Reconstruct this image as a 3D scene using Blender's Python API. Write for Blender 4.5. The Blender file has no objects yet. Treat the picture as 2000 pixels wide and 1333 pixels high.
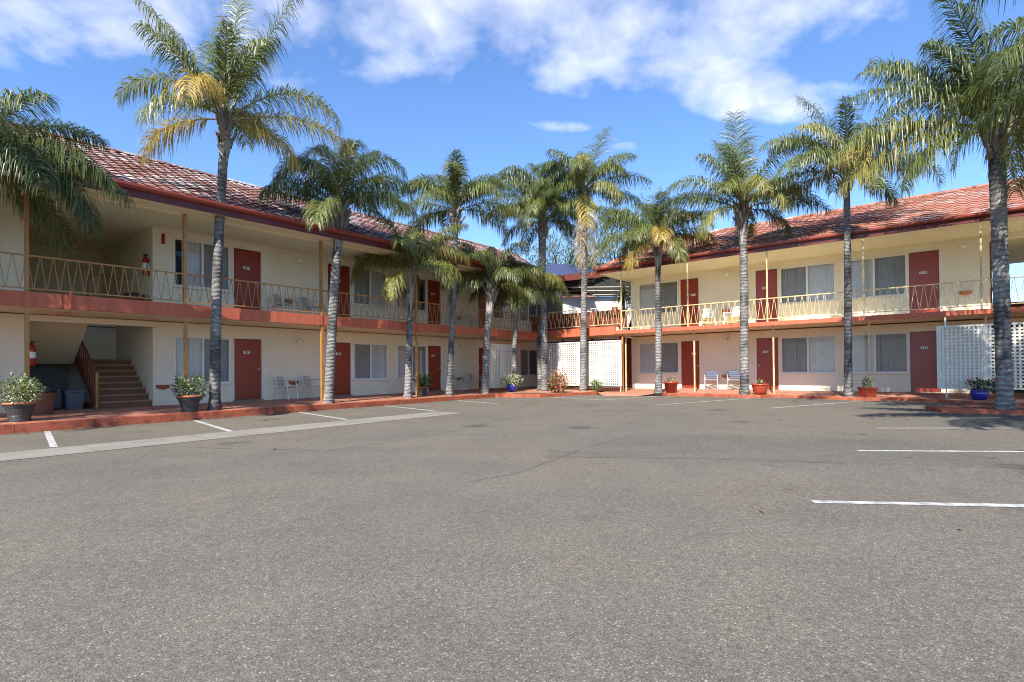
import bpy, math, random
from math import sin, cos, pi, radians
from mathutils import Vector, Matrix

S = bpy.context.scene
COL = S.collection
random.seed(7)

# ------------------------------------------------------------------ camera
EYE = 1.10
cam_d = bpy.data.cameras.new('camera')
cam = bpy.data.objects.new('camera', cam_d)
COL.objects.link(cam)
S.camera = cam
PITCH, ROLL = radians(.4808), radians(-.5455)
_r = Vector((1, 0, 0)); _f = Vector((0, cos(PITCH), sin(PITCH))); _u = Vector((0, -sin(PITCH), cos(PITCH)))
_rx = _r * cos(ROLL) + _u * sin(ROLL); _ux = _u * cos(ROLL) - _r * sin(ROLL)
cam.matrix_world = Matrix(((_rx.x, _ux.x, -_f.x, 0), (_rx.y, _ux.y, -_f.y, 0), (_rx.z, _ux.z, -_f.z, EYE), (0, 0, 0, 1)))
cam_d.sensor_width = 36
cam_d.lens = 36 * 1038.47 / 2000
cam_d.shift_y = (713.105 - 666.5) / 2000
cam_d.clip_start = .05
cam_d.clip_end = 3000

# ------------------------------------------------------------------ light
SUN_EL = radians(41.6)
TO_SUN = Vector((-.380 * cos(SUN_EL), -.925 * cos(SUN_EL), sin(SUN_EL))).normalized()
sd = bpy.data.lights.new('sun', 'SUN')
sd.energy = 4.4
sd.angle = radians(.5)
sd.color = (1, .95, .87)
sun = bpy.data.objects.new('sun', sd)
COL.objects.link(sun)
sun.rotation_euler = (-TO_SUN).to_track_quat('-Z', 'Y').to_euler()

W = bpy.data.worlds.new('World'); S.world = W; W.use_nodes = True
nt = W.node_tree; nt.nodes.clear()
def N(t, kind, **kw):
    n = t.nodes.new(kind)
    for k, v in kw.items():
        if k.startswith('i_'):
            n.inputs[k[2:].replace('_', ' ')].default_value = v
        else:
            setattr(n, k, v)
    return n
def math_n(t, op, a, b=None, c=None):
    n = t.nodes.new('ShaderNodeMath'); n.operation = op
    for i, x in enumerate((a, b, c)):
        if x is None: continue
        if isinstance(x, (int, float)): n.inputs[i].default_value = x
        else: t.links.new(x, n.inputs[i])
    return n.outputs[0]
def ramp(t, fac, stops):
    n = t.nodes.new('ShaderNodeValToRGB')
    e = n.color_ramp.elements
    while len(e) < len(stops): e.new(.5)
    for el, (p, c) in zip(e, stops):
        el.position = p; el.color = c if len(c) == 4 else (*c, 1)
    t.links.new(fac, n.inputs[0]); return n.outputs[0]
def mixc(t, fac, a, b, mode='MIX'):
    n = t.nodes.new('ShaderNodeMix'); n.data_type = 'RGBA'; n.blend_type = mode
    for i, x in ((0, fac), (6, a), (7, b)):
        if isinstance(x, (int, float)): n.inputs[i].default_value = x
        elif isinstance(x, tuple): n.inputs[i].default_value = (*x, 1) if len(x) == 3 else x
        else: t.links.new(x, n.inputs[i])
    return n.outputs[2]
sky = N(nt, 'ShaderNodeTexSky', sky_type='NISHITA', sun_disc=False)
sky.sun_elevation = SUN_EL; sky.sun_rotation = radians(202.3)
sky.air_density = 1.0; sky.dust_density = .35; sky.ozone_density = 1.6; sky.altitude = 200
tc = N(nt, 'ShaderNodeTexCoord')
sep = N(nt, 'ShaderNodeSeparateXYZ'); nt.links.new(tc.outputs['Generated'], sep.inputs[0])
zc = math_n(nt, 'ADD', math_n(nt, 'MAXIMUM', sep.outputs[2], -.05), .30)
px = math_n(nt, 'DIVIDE', sep.outputs[0], zc); py = math_n(nt, 'DIVIDE', sep.outputs[1], zc)
cmb = N(nt, 'ShaderNodeCombineXYZ'); nt.links.new(px, cmb.inputs[0]); nt.links.new(py, cmb.inputs[1])
n1 = N(nt, 'ShaderNodeTexNoise', i_Scale=5.2, i_Detail=9.0, i_Roughness=.54, i_Distortion=.12); nt.links.new(cmb.outputs[0], n1.inputs['Vector'])
n2 = N(nt, 'ShaderNodeTexNoise', i_Scale=2.2, i_Detail=3.0, i_Roughness=.5); nt.links.new(cmb.outputs[0], n2.inputs['Vector'])
def blob(cx, cy, rx, ry, ang):      # a soft elliptical cloud bank on the cloud deck
    ca, sa = cos(ang), sin(ang)
    dx = math_n(nt, 'SUBTRACT', px, cx); dy = math_n(nt, 'SUBTRACT', py, cy)
    u = math_n(nt, 'DIVIDE', math_n(nt, 'ADD', math_n(nt, 'MULTIPLY', dx, ca), math_n(nt, 'MULTIPLY', dy, sa)), rx)
    v = math_n(nt, 'DIVIDE', math_n(nt, 'SUBTRACT', math_n(nt, 'MULTIPLY', dy, ca), math_n(nt, 'MULTIPLY', dx, sa)), ry)
    d = math_n(nt, 'ADD', math_n(nt, 'MULTIPLY', u, u), math_n(nt, 'MULTIPLY', v, v))
    return math_n(nt, 'SUBTRACT', 1, d)
b1 = blob(.0, .91, .60, .24, .04)
b2 = blob(.44, 1.12, .30, .085, .12)
b3 = blob(-.70, .87, .32, .17, -.1)
b4 = blob(.12, 1.265, .16, .035, .02)
b5 = blob(.31, 1.335, .09, .035, .0)
bb = math_n(nt, 'MAXIMUM', math_n(nt, 'MAXIMUM', b1, b2), math_n(nt, 'MAXIMUM', math_n(nt, 'SUBTRACT', b3, .25), math_n(nt, 'MAXIMUM', math_n(nt, 'SUBTRACT', b4, .90), math_n(nt, 'SUBTRACT', b5, .40))))
bb = math_n(nt, 'MAXIMUM', bb, -.9)
gen = math_n(nt, 'MULTIPLY', math_n(nt, 'SUBTRACT', n2.outputs[0], .5), 1.0)
dens = math_n(nt, 'ADD', math_n(nt, 'ADD', math_n(nt, 'MULTIPLY', bb, .42), math_n(nt, 'MULTIPLY', math_n(nt, 'SUBTRACT', n1.outputs[0], .5), 1.6)), gen)
cmask = ramp(nt, dens, [(-.04, (0, 0, 0)), (.20, (.34, .34, .34)), (.62, (.80, .80, .80))])
skyc = mixc(nt, 1.0, sky.outputs[0], (.51, .655, .855), 'MULTIPLY')
shade = ramp(nt, n1.outputs[0], [(.35, (2.6, 2.8, 3.45)), (.62, (4.1, 4.2, 4.6))])
skymix = mixc(nt, cmask, skyc, shade)
bg = N(nt, 'ShaderNodeBackground', i_Strength=.145)
nt.links.new(skymix, bg.inputs[0])
wo = N(nt, 'ShaderNodeOutputWorld'); nt.links.new(bg.outputs[0], wo.inputs[0])

S.view_settings.view_transform = 'Standard'
S.view_settings.look = 'None'
S.view_settings.exposure = 1.16
S.view_settings.gamma = 1
S.view_settings.use_curve_mapping = False
S.render.engine = 'CYCLES'
S.cycles.max_bounces = 8
S.cycles.diffuse_bounces = 5
S.cycles.glossy_bounces = 3
S.cycles.transparent_max_bounces = 14
S.cycles.caustics_reflective = False
S.cycles.caustics_refractive = False
S.cycles.use_denoising = True
S.cycles.filter_width = 1.05

# ------------------------------------------------------------------ frames
AL, AR, DLW, DRW = radians(50.642), radians(-39.356), 17.883, 23.8825
def frame(a, d): return Matrix.Translation((-sin(a) * d, cos(a) * d, 0)) @ Matrix.Rotation(a, 4, 'Z')
FL, FR = frame(AL, DLW), frame(AR, DRW)       # local x along the facade, y behind the wall plane, z up
I4 = Matrix.Identity(4)
def zg(x, y): return -.085 + .0052 * x       # the yard falls slightly to the left
def LW(s, t, z=0): return FL @ Vector((s, t, z))
def RW(s, t, z=0): return FR @ Vector((s, t, z))

# ------------------------------------------------------------------ mesh building
class MB:
    def __init__(s): s.v = []; s.f = []; s.mi = []; s.m = 0; s.a = None
    def add(s, vs, fs, T=None):
        b = len(s.v)
        s.v += [tuple(T @ Vector(p)) for p in vs] if T is not None else [tuple(p) for p in vs]
        s.f += [tuple(b + i for i in f) for f in fs]; s.mi += [s.m] * len(fs)
    def box(s, x0, x1, y0, y1, z0, z1, T=None):
        s.add([(x0, y0, z0), (x1, y0, z0), (x1, y1, z0), (x0, y1, z0), (x0, y0, z1), (x1, y0, z1), (x1, y1, z1), (x0, y1, z1)],
              [(0, 3, 2, 1), (4, 5, 6, 7), (0, 1, 5, 4), (1, 2, 6, 5), (2, 3, 7, 6), (3, 0, 4, 7)], T)
    def bbox(s, x0, x1, y0, y1, z0, z1, b=.01, T=None):   # box with chamfered top edges
        s.add([(x0, y0, z0), (x1, y0, z0), (x1, y1, z0), (x0, y1, z0), (x0, y0, z1 - b), (x1, y0, z1 - b), (x1, y1, z1 - b), (x0, y1, z1 - b),
               (x0 + b, y0 + b, z1), (x1 - b, y0 + b, z1), (x1 - b, y1 - b, z1), (x0 + b, y1 - b, z1)],
              [(0, 3, 2, 1), (0, 1, 5, 4), (1, 2, 6, 5), (2, 3, 7, 6), (3, 0, 4, 7), (4, 5, 9, 8), (5, 6, 10, 9), (6, 7, 11, 10), (7, 4, 8, 11), (8, 9, 10, 11)], T)
    def tube(s, pts, rad, n=6, cap=True):
        pts = [Vector(p) for p in pts]
        if isinstance(rad, (int, float)): rad = [rad] * len(pts)
        b = len(s.v); ref = None
        for i, p in enumerate(pts):
            t = (pts[min(i + 1, len(pts) - 1)] - pts[max(i - 1, 0)]).normalized()
            if ref is None:
                ref = Vector((0, 0, 1)) if abs(t.z) < .9 else Vector((1, 0, 0))
            a = t.cross(ref).normalized(); c = t.cross(a); ref = -c if False else ref
            for k in range(n):
                th = 2 * pi * k / n
                s.v.append(tuple(p + (a * cos(th) + c * sin(th)) * rad[i]))
        for i in range(len(pts) - 1):
            for k in range(n):
                s.f.append((b + i * n + k, b + i * n + (k + 1) % n, b + (i + 1) * n + (k + 1) % n, b + (i + 1) * n + k)); s.mi.append(s.m)
        if cap:
            s.f.append(tuple(b + k for k in range(n))[::-1]); s.mi.append(s.m)
            s.f.append(tuple(b + (len(pts) - 1) * n + k for k in range(n))); s.mi.append(s.m)
    def lathe(s, prof, n=20, c=(0, 0, 0), sq=False, cap=True):
        b = len(s.v)
        for r, z in prof:
            for k in range(n):
                th = 2 * pi * k / n + (pi / 4 if sq else 0)
                s.v.append((c[0] + r * cos(th), c[1] + r * sin(th), c[2] + z))
        for i in range(len(prof) - 1):
            for k in range(n):
                s.f.append((b + i * n + k, b + i * n + (k + 1) % n, b + (i + 1) * n + (k + 1) % n, b + (i + 1) * n + k)); s.mi.append(s.m)
        if cap:
            s.f.append(tuple(b + k for k in range(n))[::-1]); s.mi.append(s.m)
            s.f.append(tuple(b + (len(prof) - 1) * n + k for k in range(n))); s.mi.append(s.m)
    def sphere(s, c, r, n=12, m=8, sx=1, sy=1, sz=1):
        b = len(s.v)
        for i in range(1, m):
            ph = pi * i / m
            for k in range(n):
                th = 2 * pi * k / n
                s.v.append((c[0] + r * sx * sin(ph) * cos(th), c[1] + r * sy * sin(ph) * sin(th), c[2] - r * sz * cos(ph)))
        s.v.append((c[0], c[1], c[2] - r * sz)); s.v.append((c[0], c[1], c[2] + r * sz))
        lo, hi = len(s.v) - 2, len(s.v) - 1
        for i in range(m - 2):
            for k in range(n):
                s.f.append((b + i * n + k, b + i * n + (k + 1) % n, b + (i + 1) * n + (k + 1) % n, b + (i + 1) * n + k)); s.mi.append(s.m)
        for k in range(n):
            s.f.append((lo, b + (k + 1) % n, b + k)); s.mi.append(s.m)
            s.f.append((hi, b + (m - 2) * n + k, b + (m - 2) * n + (k + 1) % n)); s.mi.append(s.m)
    def mesh(s, name, mats, smooth=False):
        me = bpy.data.meshes.new(name)
        me.from_pydata(s.v, [], s.f)
        for m in (mats if isinstance(mats, (list, tuple)) else [mats]): me.materials.append(m)
        if any(s.mi): me.polygons.foreach_set('material_index', s.mi)
        if smooth: me.polygons.foreach_set('use_smooth', [True] * len(me.polygons))
        if s.a is not None:
            at = me.attributes.new('tint', 'FLOAT', 'POINT'); at.data.foreach_set('value', s.a)
        me.update()
        return me
def obj(name, me, parent=None, kind=None, mats=None, smooth=False, loc=None, rot=None, label=None):
    if isinstance(me, MB): me = me.mesh(name, mats, smooth)
    o = bpy.data.objects.new(name, me); COL.objects.link(o)
    if parent is not None: o.parent = parent
    if loc is not None: o.location = loc
    if rot is not None: o.rotation_euler = rot
    if kind: o['kind'] = kind
    if label: o['label'] = label
    return o
def thing(name, label, cat, F=I4, loc=(0, 0, 0), rotz=0, group=None):
    o = bpy.data.objects.new(name, None); COL.objects.link(o)
    o.empty_display_size = .2
    o.matrix_world = F @ Matrix.Translation(loc) @ Matrix.Rotation(rotz, 4, 'Z')
    o['label'] = label; o['category'] = cat
    if group: o['group'] = group
    return o
def tag(o, label, cat, group=None):
    o['label'] = label; o['category'] = cat
    if group: o['group'] = group
    return o
def copy_thing(root, label, F, loc, rotz=0):
    def cp(o, par):
        c = o.copy(); COL.objects.link(c)
        if par is not None: c.parent = par
        for ch in o.children: cp(ch, c)
        return c
    r = cp(root, None)
    r.matrix_world = F @ Matrix.Translation(loc) @ Matrix.Rotation(rotz, 4, 'Z')
    r['label'] = label
    return r

# ------------------------------------------------------------------ materials
def mat(name, col, rough=.6, var=.12, scale=2.5, col2=None, spec=.4, metal=0, bump=0, bscale=40, stretch=None, obj_var=0, trans=0):
    m = bpy.data.materials.new(name); m.use_nodes = True
    t = m.node_tree; p = t.nodes['Principled BSDF']
    p.inputs['Roughness'].default_value = rough
    p.inputs['Metallic'].default_value = metal
    p.inputs['Specular IOR Level'].default_value = spec
    g = N(t, 'ShaderNodeNewGeometry'); v = g.outputs['Position']
    if stretch:
        mp = N(t, 'ShaderNodeMapping'); mp.inputs['Scale'].default_value = stretch
        t.links.new(v, mp.inputs[0]); v = mp.outputs[0]
    no = N(t, 'ShaderNodeTexNoise', i_Scale=scale, i_Detail=6.0, i_Roughness=.6); t.links.new(v, no.inputs['Vector'])
    a = tuple(c * (1 - var) for c in col); b = col2 or tuple(min(1, c * (1 + var)) for c in col)
    c = ramp(t, no.outputs[0], [(.32, a), (.68, b)])
    if obj_var:
        oi = N(t, 'ShaderNodeObjectInfo')
        k = math_n(t, 'ADD', math_n(t, 'MULTIPLY', oi.outputs['Random'], 2 * obj_var), 1 - obj_var)
        cc = N(t, 'ShaderNodeCombineColor')
        for i in range(3): t.links.new(k, cc.inputs[i])
        c = mixc(t, 1.0, c, cc.outputs[0], 'MULTIPLY')
    t.links.new(c, p.inputs['Base Color'])
    if bump:
        nb = N(t, 'ShaderNodeTexNoise', i_Scale=bscale, i_Detail=5.0); t.links.new(g.outputs['Position'], nb.inputs['Vector'])
        bn = N(t, 'ShaderNodeBump', i_Strength=bump, i_Distance=.02); t.links.new(nb.outputs[0], bn.inputs['Height'])
        t.links.new(bn.outputs[0], p.inputs['Normal'])
    return m
def cream_mat(name, col, var=.05):
    m = mat(name, col, .62, var, .8, bump=.12, bscale=30)
    t = m.node_tree; p = t.nodes['Principled BSDF']
    src = p.inputs['Base Color'].links[0].from_socket
    g = N(t, 'ShaderNodeNewGeometry'); mp = N(t, 'ShaderNodeMapping'); mp.inputs['Scale'].default_value = (5, 5, .5)
    t.links.new(g.outputs['Position'], mp.inputs[0])
    no = N(t, 'ShaderNodeTexNoise', i_Scale=1.5, i_Detail=7.0, i_Roughness=.7); t.links.new(mp.outputs[0], no.inputs['Vector'])
    d = ramp(t, no.outputs[0], [(.30, (.975, .97, .96)), (.6, (1, 1, 1))])
    t.links.new(mixc(t, 1.0, src, d, 'MULTIPLY'), p.inputs['Base Color'])
    return m
M_CREAM = cream_mat('cream_paint', (.82, .745, .58))
M_CREAM2 = cream_mat('cream_panel_paint', (.82, .745, .575))
M_SOFFIT = cream_mat('soffit_paint', (.81, .715, .50))
M_LATT = mat('lattice_cream_white', (.66, .625, .53), .5, .05)
M_WHITE = mat('white_paint', (.78, .76, .72), .45, .05)
M_TRIM = mat('cream_trim', (.76, .72, .60), .45, .05)
M_BAND = mat('red_band_paint', (.47, .115, .055), .6, .18, 1.6, bump=.1, stretch=(5, 5, .7))
M_FASCIA = mat('dark_red_fascia', (.115, .021, .017), .42, .10, 2)
M_GUTTER = mat('red_gutter', (.24, .045, .026), .38, .10, 2)
M_OCHRE = mat('ochre_paint_shaded', (.40, .19, .055), .45, .12, 5)  # left wing ochre, darkened to carry the eave shade in its colour
M_OCHRE2 = mat('ochre_paint_sunlit', (.64, .46, .22), .5, .28, 4)  # right wing ochre, the sunlit tone put into the colour
M_DOOR = mat('door_red_brown', (.27, .033, .013), .33, .08, 1.2, spec=.5)
M_METAL = mat('brushed_aluminium', (.58, .58, .60), .32, .06, 9, metal=1)
M_CHAIR = mat('chair_aluminium', (.62, .62, .63), .35, .08, 9, metal=.6)
M_ALU = mat('dull_aluminium', (.55, .55, .57), .38, .06, 9, metal=.85)
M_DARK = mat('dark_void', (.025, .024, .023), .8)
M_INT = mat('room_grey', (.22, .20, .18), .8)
M_STAIR = mat('stair_brown', (.20, .095, .045), .7, .12, 3)
M_NOSE = mat('stair_nosing', (.36, .20, .10), .7, .1, 3)
M_STAIRRED = mat('stair_red', (.20, .055, .03), .6, .12, 3)
M_CONC = mat('concrete_pale', (.225, .205, .172), .85, .14, 1.3, bump=.3, bscale=60)
M_LINE = mat('white_line_paint', (.22, .21, .195), .75, .0, 11, col2=(.56, .56, .545))
M_PLAST = mat('white_plastic', (.82, .82, .80), .4, .03)
M_TERRA = mat('terracotta', (.40, .135, .06), .75, .15, 9)
M_REDPOT = mat('red_glazed_pot', (.36, .05, .025), .3, .12, 7, spec=.6)
M_BLACKPOT = mat('black_pot', (.05, .05, .053), .45, .2, 9)
M_BLUEPOT = mat('cobalt_glazed_pot', (.016, .016, .24), .18, .2, 8, spec=.7)
M_SOIL = mat('soil', (.05, .032, .02), .95, .3, 20)
M_MULCH = mat('bark_mulch', (.14, .075, .045), .95, .45, 25, bump=.8, bscale=50)
M_EXT = mat('extinguisher_red', (.38, .018, .014), .3, .05)
M_BLACK = mat('black_rubber', (.02, .02, .02), .5)
M_BIN = mat('brown_bin', (.20, .07, .04), .5)
M_BLUELID = mat('dark_blue_plastic', (.022, .022, .040), .35)
M_GREYBIN = mat('blue_grey_plastic', (.085, .092, .115), .5)
M_BULB = mat('opal_glass', (.80, .76, .66), .25, .03)
M_NAVY = mat('navy_roof_sheet', (.045, .055, .12), .4, .1)
M_GREYROOF = mat('grey_roof_sheet', (.33, .33, .34), .5, .15, 3)
M_WALLWHITE = mat('white_render', (.80, .80, .80), .7, .06)
M_PLATE = mat('plate_white', (.80, .80, .78), .35, .02)
M_INK = mat('plate_black', (.012, .012, .014), .4)
M_TIMBER = mat('dark_red_timber', (.15, .035, .02), .65, .25, 3, stretch=(1, 1, 8))

def tile_mat(name, red, lich, amt, dark):
    m = bpy.data.materials.new(name); m.use_nodes = True
    t = m.node_tree; p = t.nodes['Principled BSDF']; p.inputs['Roughness'].default_value = .9
    p.inputs['Specular IOR Level'].default_value = .15
    g = N(t, 'ShaderNodeNewGeometry')
    vo = N(t, 'ShaderNodeTexVoronoi', i_Scale=3.1); t.links.new(g.outputs['Position'], vo.inputs['Vector'])
    sc = N(t, 'ShaderNodeSeparateColor'); t.links.new(vo.outputs['Color'], sc.inputs[0])
    base = ramp(t, sc.outputs[0], [(.05, tuple(c * .8 for c in red)), (.5, red), (.95, tuple(min(1, c * 1.2) for c in red))])
    no = N(t, 'ShaderNodeTexNoise', i_Scale=14, i_Detail=8.0, i_Roughness=.7); t.links.new(g.outputs['Position'], no.inputs['Vector'])
    n3 = N(t, 'ShaderNodeTexNoise', i_Scale=.9, i_Detail=4.0); t.links.new(g.outputs['Position'], n3.inputs['Vector'])
    f = math_n(t, 'ADD', math_n(t, 'ADD', no.outputs[0], math_n(t, 'MULTIPLY', math_n(t, 'SUBTRACT', n3.outputs[0], .5), .9)), math_n(t, 'MULTIPLY', math_n(t, 'SUBTRACT', sc.outputs[1], .5), .12))
    lf = ramp(t, f, [(.62 - amt, (0, 0, 0)), (.78 - amt, (1, 1, 1))])
    c = mixc(t, lf, base, lich)
    n4 = N(t, 'ShaderNodeTexNoise', i_Scale=6.5, i_Detail=6.0); t.links.new(g.outputs['Position'], n4.inputs['Vector'])
    df = ramp(t, n4.outputs[0], [(.56, (0, 0, 0)), (.70, (dark, dark, dark))])
    c = mixc(t, df, c, (.03, .022, .02))
    t.links.new(c, p.inputs['Base Color'])
    nb = N(t, 'ShaderNodeBump', i_Strength=.4, i_Distance=.01); t.links.new(no.outputs[0], nb.inputs['Height']); t.links.new(nb.outputs[0], p.inputs['Normal'])
    return m
M_TILE_L = tile_mat('lichened_tile', (.22, .10, .083), (.47, .43, .41), .14, .55)
M_LIP_L = mat('tile_edge_dark_red', (.075, .028, .025), .8, .3, 5)
M_TILE_R = tile_mat('orange_red_tile', (.37, .155, .105), (.50, .42, .37), .08, .85)
M_LIP_R = mat('tile_edge_red', (.17, .052, .036), .8, .3, 5)

def asphalt_mat(name='worn_asphalt', gain=(.86, .83, .79)):
    m = bpy.data.materials.new(name); m.use_nodes = True
    t = m.node_tree; p = t.nodes['Principled BSDF']; p.inputs['Roughness'].default_value = .85; p.inputs['Specular IOR Level'].default_value = .25
    g = N(t, 'ShaderNodeNewGeometry'); P = g.outputs['Position']
    vo = N(t, 'ShaderNodeTexVoronoi', i_Scale=125.0); t.links.new(P, vo.inputs['Vector'])
    sc = N(t, 'ShaderNodeSeparateColor'); t.links.new(vo.outputs['Color'], sc.inputs[0])
    vo2 = N(t, 'ShaderNodeTexVoronoi', i_Scale=240.0); t.links.new(P, vo2.inputs['Vector'])
    sc2 = N(t, 'ShaderNodeSeparateColor'); t.links.new(vo2.outputs['Color'], sc2.inputs[0])
    st = ramp(t, sc.outputs[0], [(0, (.115, .106, .095)), (.45, (.175, .162, .142)), (.86, (.215, .198, .17)), (.955, (.34, .31, .265)), (1, (.66, .61, .52))])
    st2 = ramp(t, sc2.outputs[0], [(0, (.085, .08, .072)), (.6, (.19, .176, .154)), (.95, (.29, .265, .228)), (1, (.45, .41, .35))])
    c = mixc(t, .5, st, st2)
    gap = ramp(t, vo.outputs['Distance'], [(.35, (1, 1, 1)), (.75, (.62, .62, .62))])
    c = mixc(t, .7, c, gap, 'MULTIPLY')
    n1 = N(t, 'ShaderNodeTexNoise', i_Scale=.22, i_Detail=5.0, i_Roughness=.6); t.links.new(P, n1.inputs['Vector'])
    tint = ramp(t, n1.outputs[0], [(.34, (.88, .905, .92)), (.50, (1, .985, .965)), (.66, (1.07, 1.025, .965))])
    c = mixc(t, 1.0, c, tint, 'MULTIPLY')
    n2 = N(t, 'ShaderNodeTexNoise', i_Scale=1.3, i_Detail=7.0, i_Roughness=.65); t.links.new(P, n2.inputs['Vector'])
    pt = ramp(t, n2.outputs[0], [(.34, (.92, .92, .92)), (.62, (1.05, 1.045, 1.03))])
    c = mixc(t, 1.0, c, pt, 'MULTIPLY')
    mp = N(t, 'ShaderNodeMapping'); mp.inputs['Rotation'].default_value = (0, 0, -AL + .35); mp.inputs['Scale'].default_value = (.10, .95, 1); t.links.new(P, mp.inputs[0])
    n5 = N(t, 'ShaderNodeTexNoise', i_Scale=1.0, i_Detail=4.0, i_Roughness=.55); t.links.new(mp.outputs[0], n5.inputs['Vector'])
    c = mixc(t, 1.0, c, ramp(t, n5.outputs[0], [(.34, (.955, .955, .957)), (.58, (1.02, 1.02, 1.015))]), 'MULTIPLY')
    n6 = N(t, 'ShaderNodeTexNoise', i_Scale=24.0, i_Detail=5.0, i_Roughness=.75); t.links.new(P, n6.inputs['Vector'])
    c = mixc(t, 1.0, c, ramp(t, n6.outputs[0], [(.36, (.80, .80, .80)), (.64, (1.18, 1.17, 1.15))]), 'MULTIPLY')
    c = mixc(t, 1.0, c, gain, 'MULTIPLY')
    # a few oil drips
    vd = N(t, 'ShaderNodeTexVoronoi', i_Scale=.55); t.links.new(P, vd.inputs['Vector'])
    nd = N(t, 'ShaderNodeTexNoise', i_Scale=5.0, i_Detail=4.0); t.links.new(P, nd.inputs['Vector'])
    od = math_n(t, 'ADD', vd.outputs['Distance'], math_n(t, 'MULTIPLY', math_n(t, 'SUBTRACT', nd.outputs[0], .5), .35))
    oil = ramp(t, od, [(.08, (.62, .62, .63)), (.20, (1, 1, 1))])
    c = mixc(t, 1.0, c, oil, 'MULTIPLY')
    t.links.new(c, p.inputs['Base Color'])
    bn = N(t, 'ShaderNodeBump', i_Strength=.4, i_Distance=.006)
    t.links.new(math_n(t, 'ADD', sc.outputs[0], math_n(t, 'MULTIPLY', vo.outputs['Distance'], -.8)), bn.inputs['Height']); t.links.new(bn.outputs[0], p.inputs['Normal'])
    return m
M_ASPH = asphalt_mat()
M_ASPH2 = asphalt_mat('patched_asphalt', (.79, .77, .74))
M_CRACK = mat('crack_filler', (.035, .033, .031), .9)

def paving_mat(name, col):
    m = mat(name, col, .62, .2, 1.6, bump=.25, bscale=50)
    t = m.node_tree; p = t.nodes['Principled BSDF']
    src = p.inputs['Base Color'].links[0].from_socket
    g = N(t, 'ShaderNodeNewGeometry')
    no = N(t, 'ShaderNodeTexNoise', i_Scale=6.0, i_Detail=8.0, i_Roughness=.75); t.links.new(g.outputs['Position'], no.inputs['Vector'])
    d = ramp(t, no.outputs[0], [(.38, (.62, .60, .58)), (.52, (1, 1, 1)), (.72, (1.25, 1.35, 1.45))])
    t.links.new(mixc(t, 1.0, src, d, 'MULTIPLY'), p.inputs['Base Color'])
    return m
M_PAVE = paving_mat('worn_red_paving', (.44, .20, .125))
M_KERB = paving_mat('red_kerb_paint', (.34, .085, .04))

def leaf_mat(name, stops, trans=.25, rough=.38, spec=.5):
    m = bpy.data.materials.new(name); m.use_nodes = True
    t = m.node_tree; p = t.nodes['Principled BSDF']; p.inputs['Roughness'].default_value = rough
    p.inputs['Specular IOR Level'].default_value = spec
    at = N(t, 'ShaderNodeAttribute'); at.attribute_name = 'tint'
    c = ramp(t, at.outputs['Fac'], stops)
    t.links.new(c, p.inputs['Base Color'])
    tr = N(t, 'ShaderNodeBsdfTranslucent'); t.links.new(mixc(t, 1.0, c, (1.3, 1.35, .6), 'MULTIPLY'), tr.inputs[0])
    mx = N(t, 'ShaderNodeMixShader'); mx.inputs[0].default_value = trans
    t.links.new(p.outputs[0], mx.inputs[1]); t.links.new(tr.outputs[0], mx.inputs[2])
    t.links.new(mx.outputs[0], t.nodes['Material Output'].inputs[0])
    return m
M_FROND = leaf_mat('palm_leaflets', rough=.40, spec=.55, trans=.30, stops=[(0, (.036, .052, .014)), (.25, (.094, .120, .030)), (.45, (.19, .205, .055)), (.62, (.33, .27, .06)), (.78, (.46, .32, .075)), (.90, (.42, .28, .13)), (1, (.36, .27, .19))])
M_LEAF = leaf_mat('shrub_leaves', [(0, (.02, .04, .012)), (.4, (.06, .11, .025)), (.7, (.17, .24, .06)), (.85, (.50, .52, .34)), (1, (.75, .75, .6))])
M_FLOWR = leaf_mat('red_petals', [(0, (.50, .02, .03)), (.5, (.72, .07, .05)), (1, (.85, .26, .16))])
M_FLOWW = leaf_mat('white_petals', [(0, (.55, .55, .45)), (1, (.85, .85, .78))])

def trunk_mat():
    m = bpy.data.materials.new('palm_bark'); m.use_nodes = True
    t = m.node_tree; p = t.nodes['Principled BSDF']; p.inputs['Roughness'].default_value = .85; p.inputs['Specular IOR Level'].default_value = .2
    g = N(t, 'ShaderNodeNewGeometry'); P = g.outputs['Position']
    wv = N(t, 'ShaderNodeTexWave', wave_type='BANDS', bands_direction='Z', i_Scale=2.6, i_Distortion=5.5, i_Detail=4.0); wv.inputs['Detail Scale'].default_value = 1.2
    t.links.new(P, wv.inputs['Vector'])
    mp = N(t, 'ShaderNodeMapping'); mp.inputs['Scale'].default_value = (4, 4, 11); t.links.new(P, mp.inputs[0])
    no = N(t, 'ShaderNodeTexNoise', i_Scale=1.7, i_Detail=8.0, i_Roughness=.7); t.links.new(mp.outputs[0], no.inputs['Vector'])
    c = ramp(t, no.outputs[0], [(.30, (.085, .08, .075)), (.46, (.175, .165, .154)), (.60, (.29, .275, .255)), (.76, (.48, .46, .43))])
    rg = ramp(t, wv.outputs[0], [(.0, (.60, .59, .58)), (.14, (.96, .96, .96)), (.8, (1, 1, 1)), (1, (1.18, 1.17, 1.15))])
    c = mixc(t, .8, c, rg, 'MULTIPLY')
    n2 = N(t, 'ShaderNodeTexNoise', i_Scale=1.15, i_Detail=6.0, i_Roughness=.6); t.links.new(P, n2.inputs['Vector'])
    d = ramp(t, n2.outputs[0], [(.38, (.36, .36, .38)), (.50, (.85, .85, .85)), (.62, (1.15, 1.14, 1.12))])
    c = mixc(t, 1.0, c, d, 'MULTIPLY')
    t.links.new(c, p.inputs['Base Color'])
    bn = N(t, 'ShaderNodeBump', i_Strength=.8, i_Distance=.02); t.links.new(math_n(t, 'ADD', wv.outputs[0], no.outputs[0]), bn.inputs['Height']); t.links.new(bn.outputs[0], p.inputs['Normal'])
    return m
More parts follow.
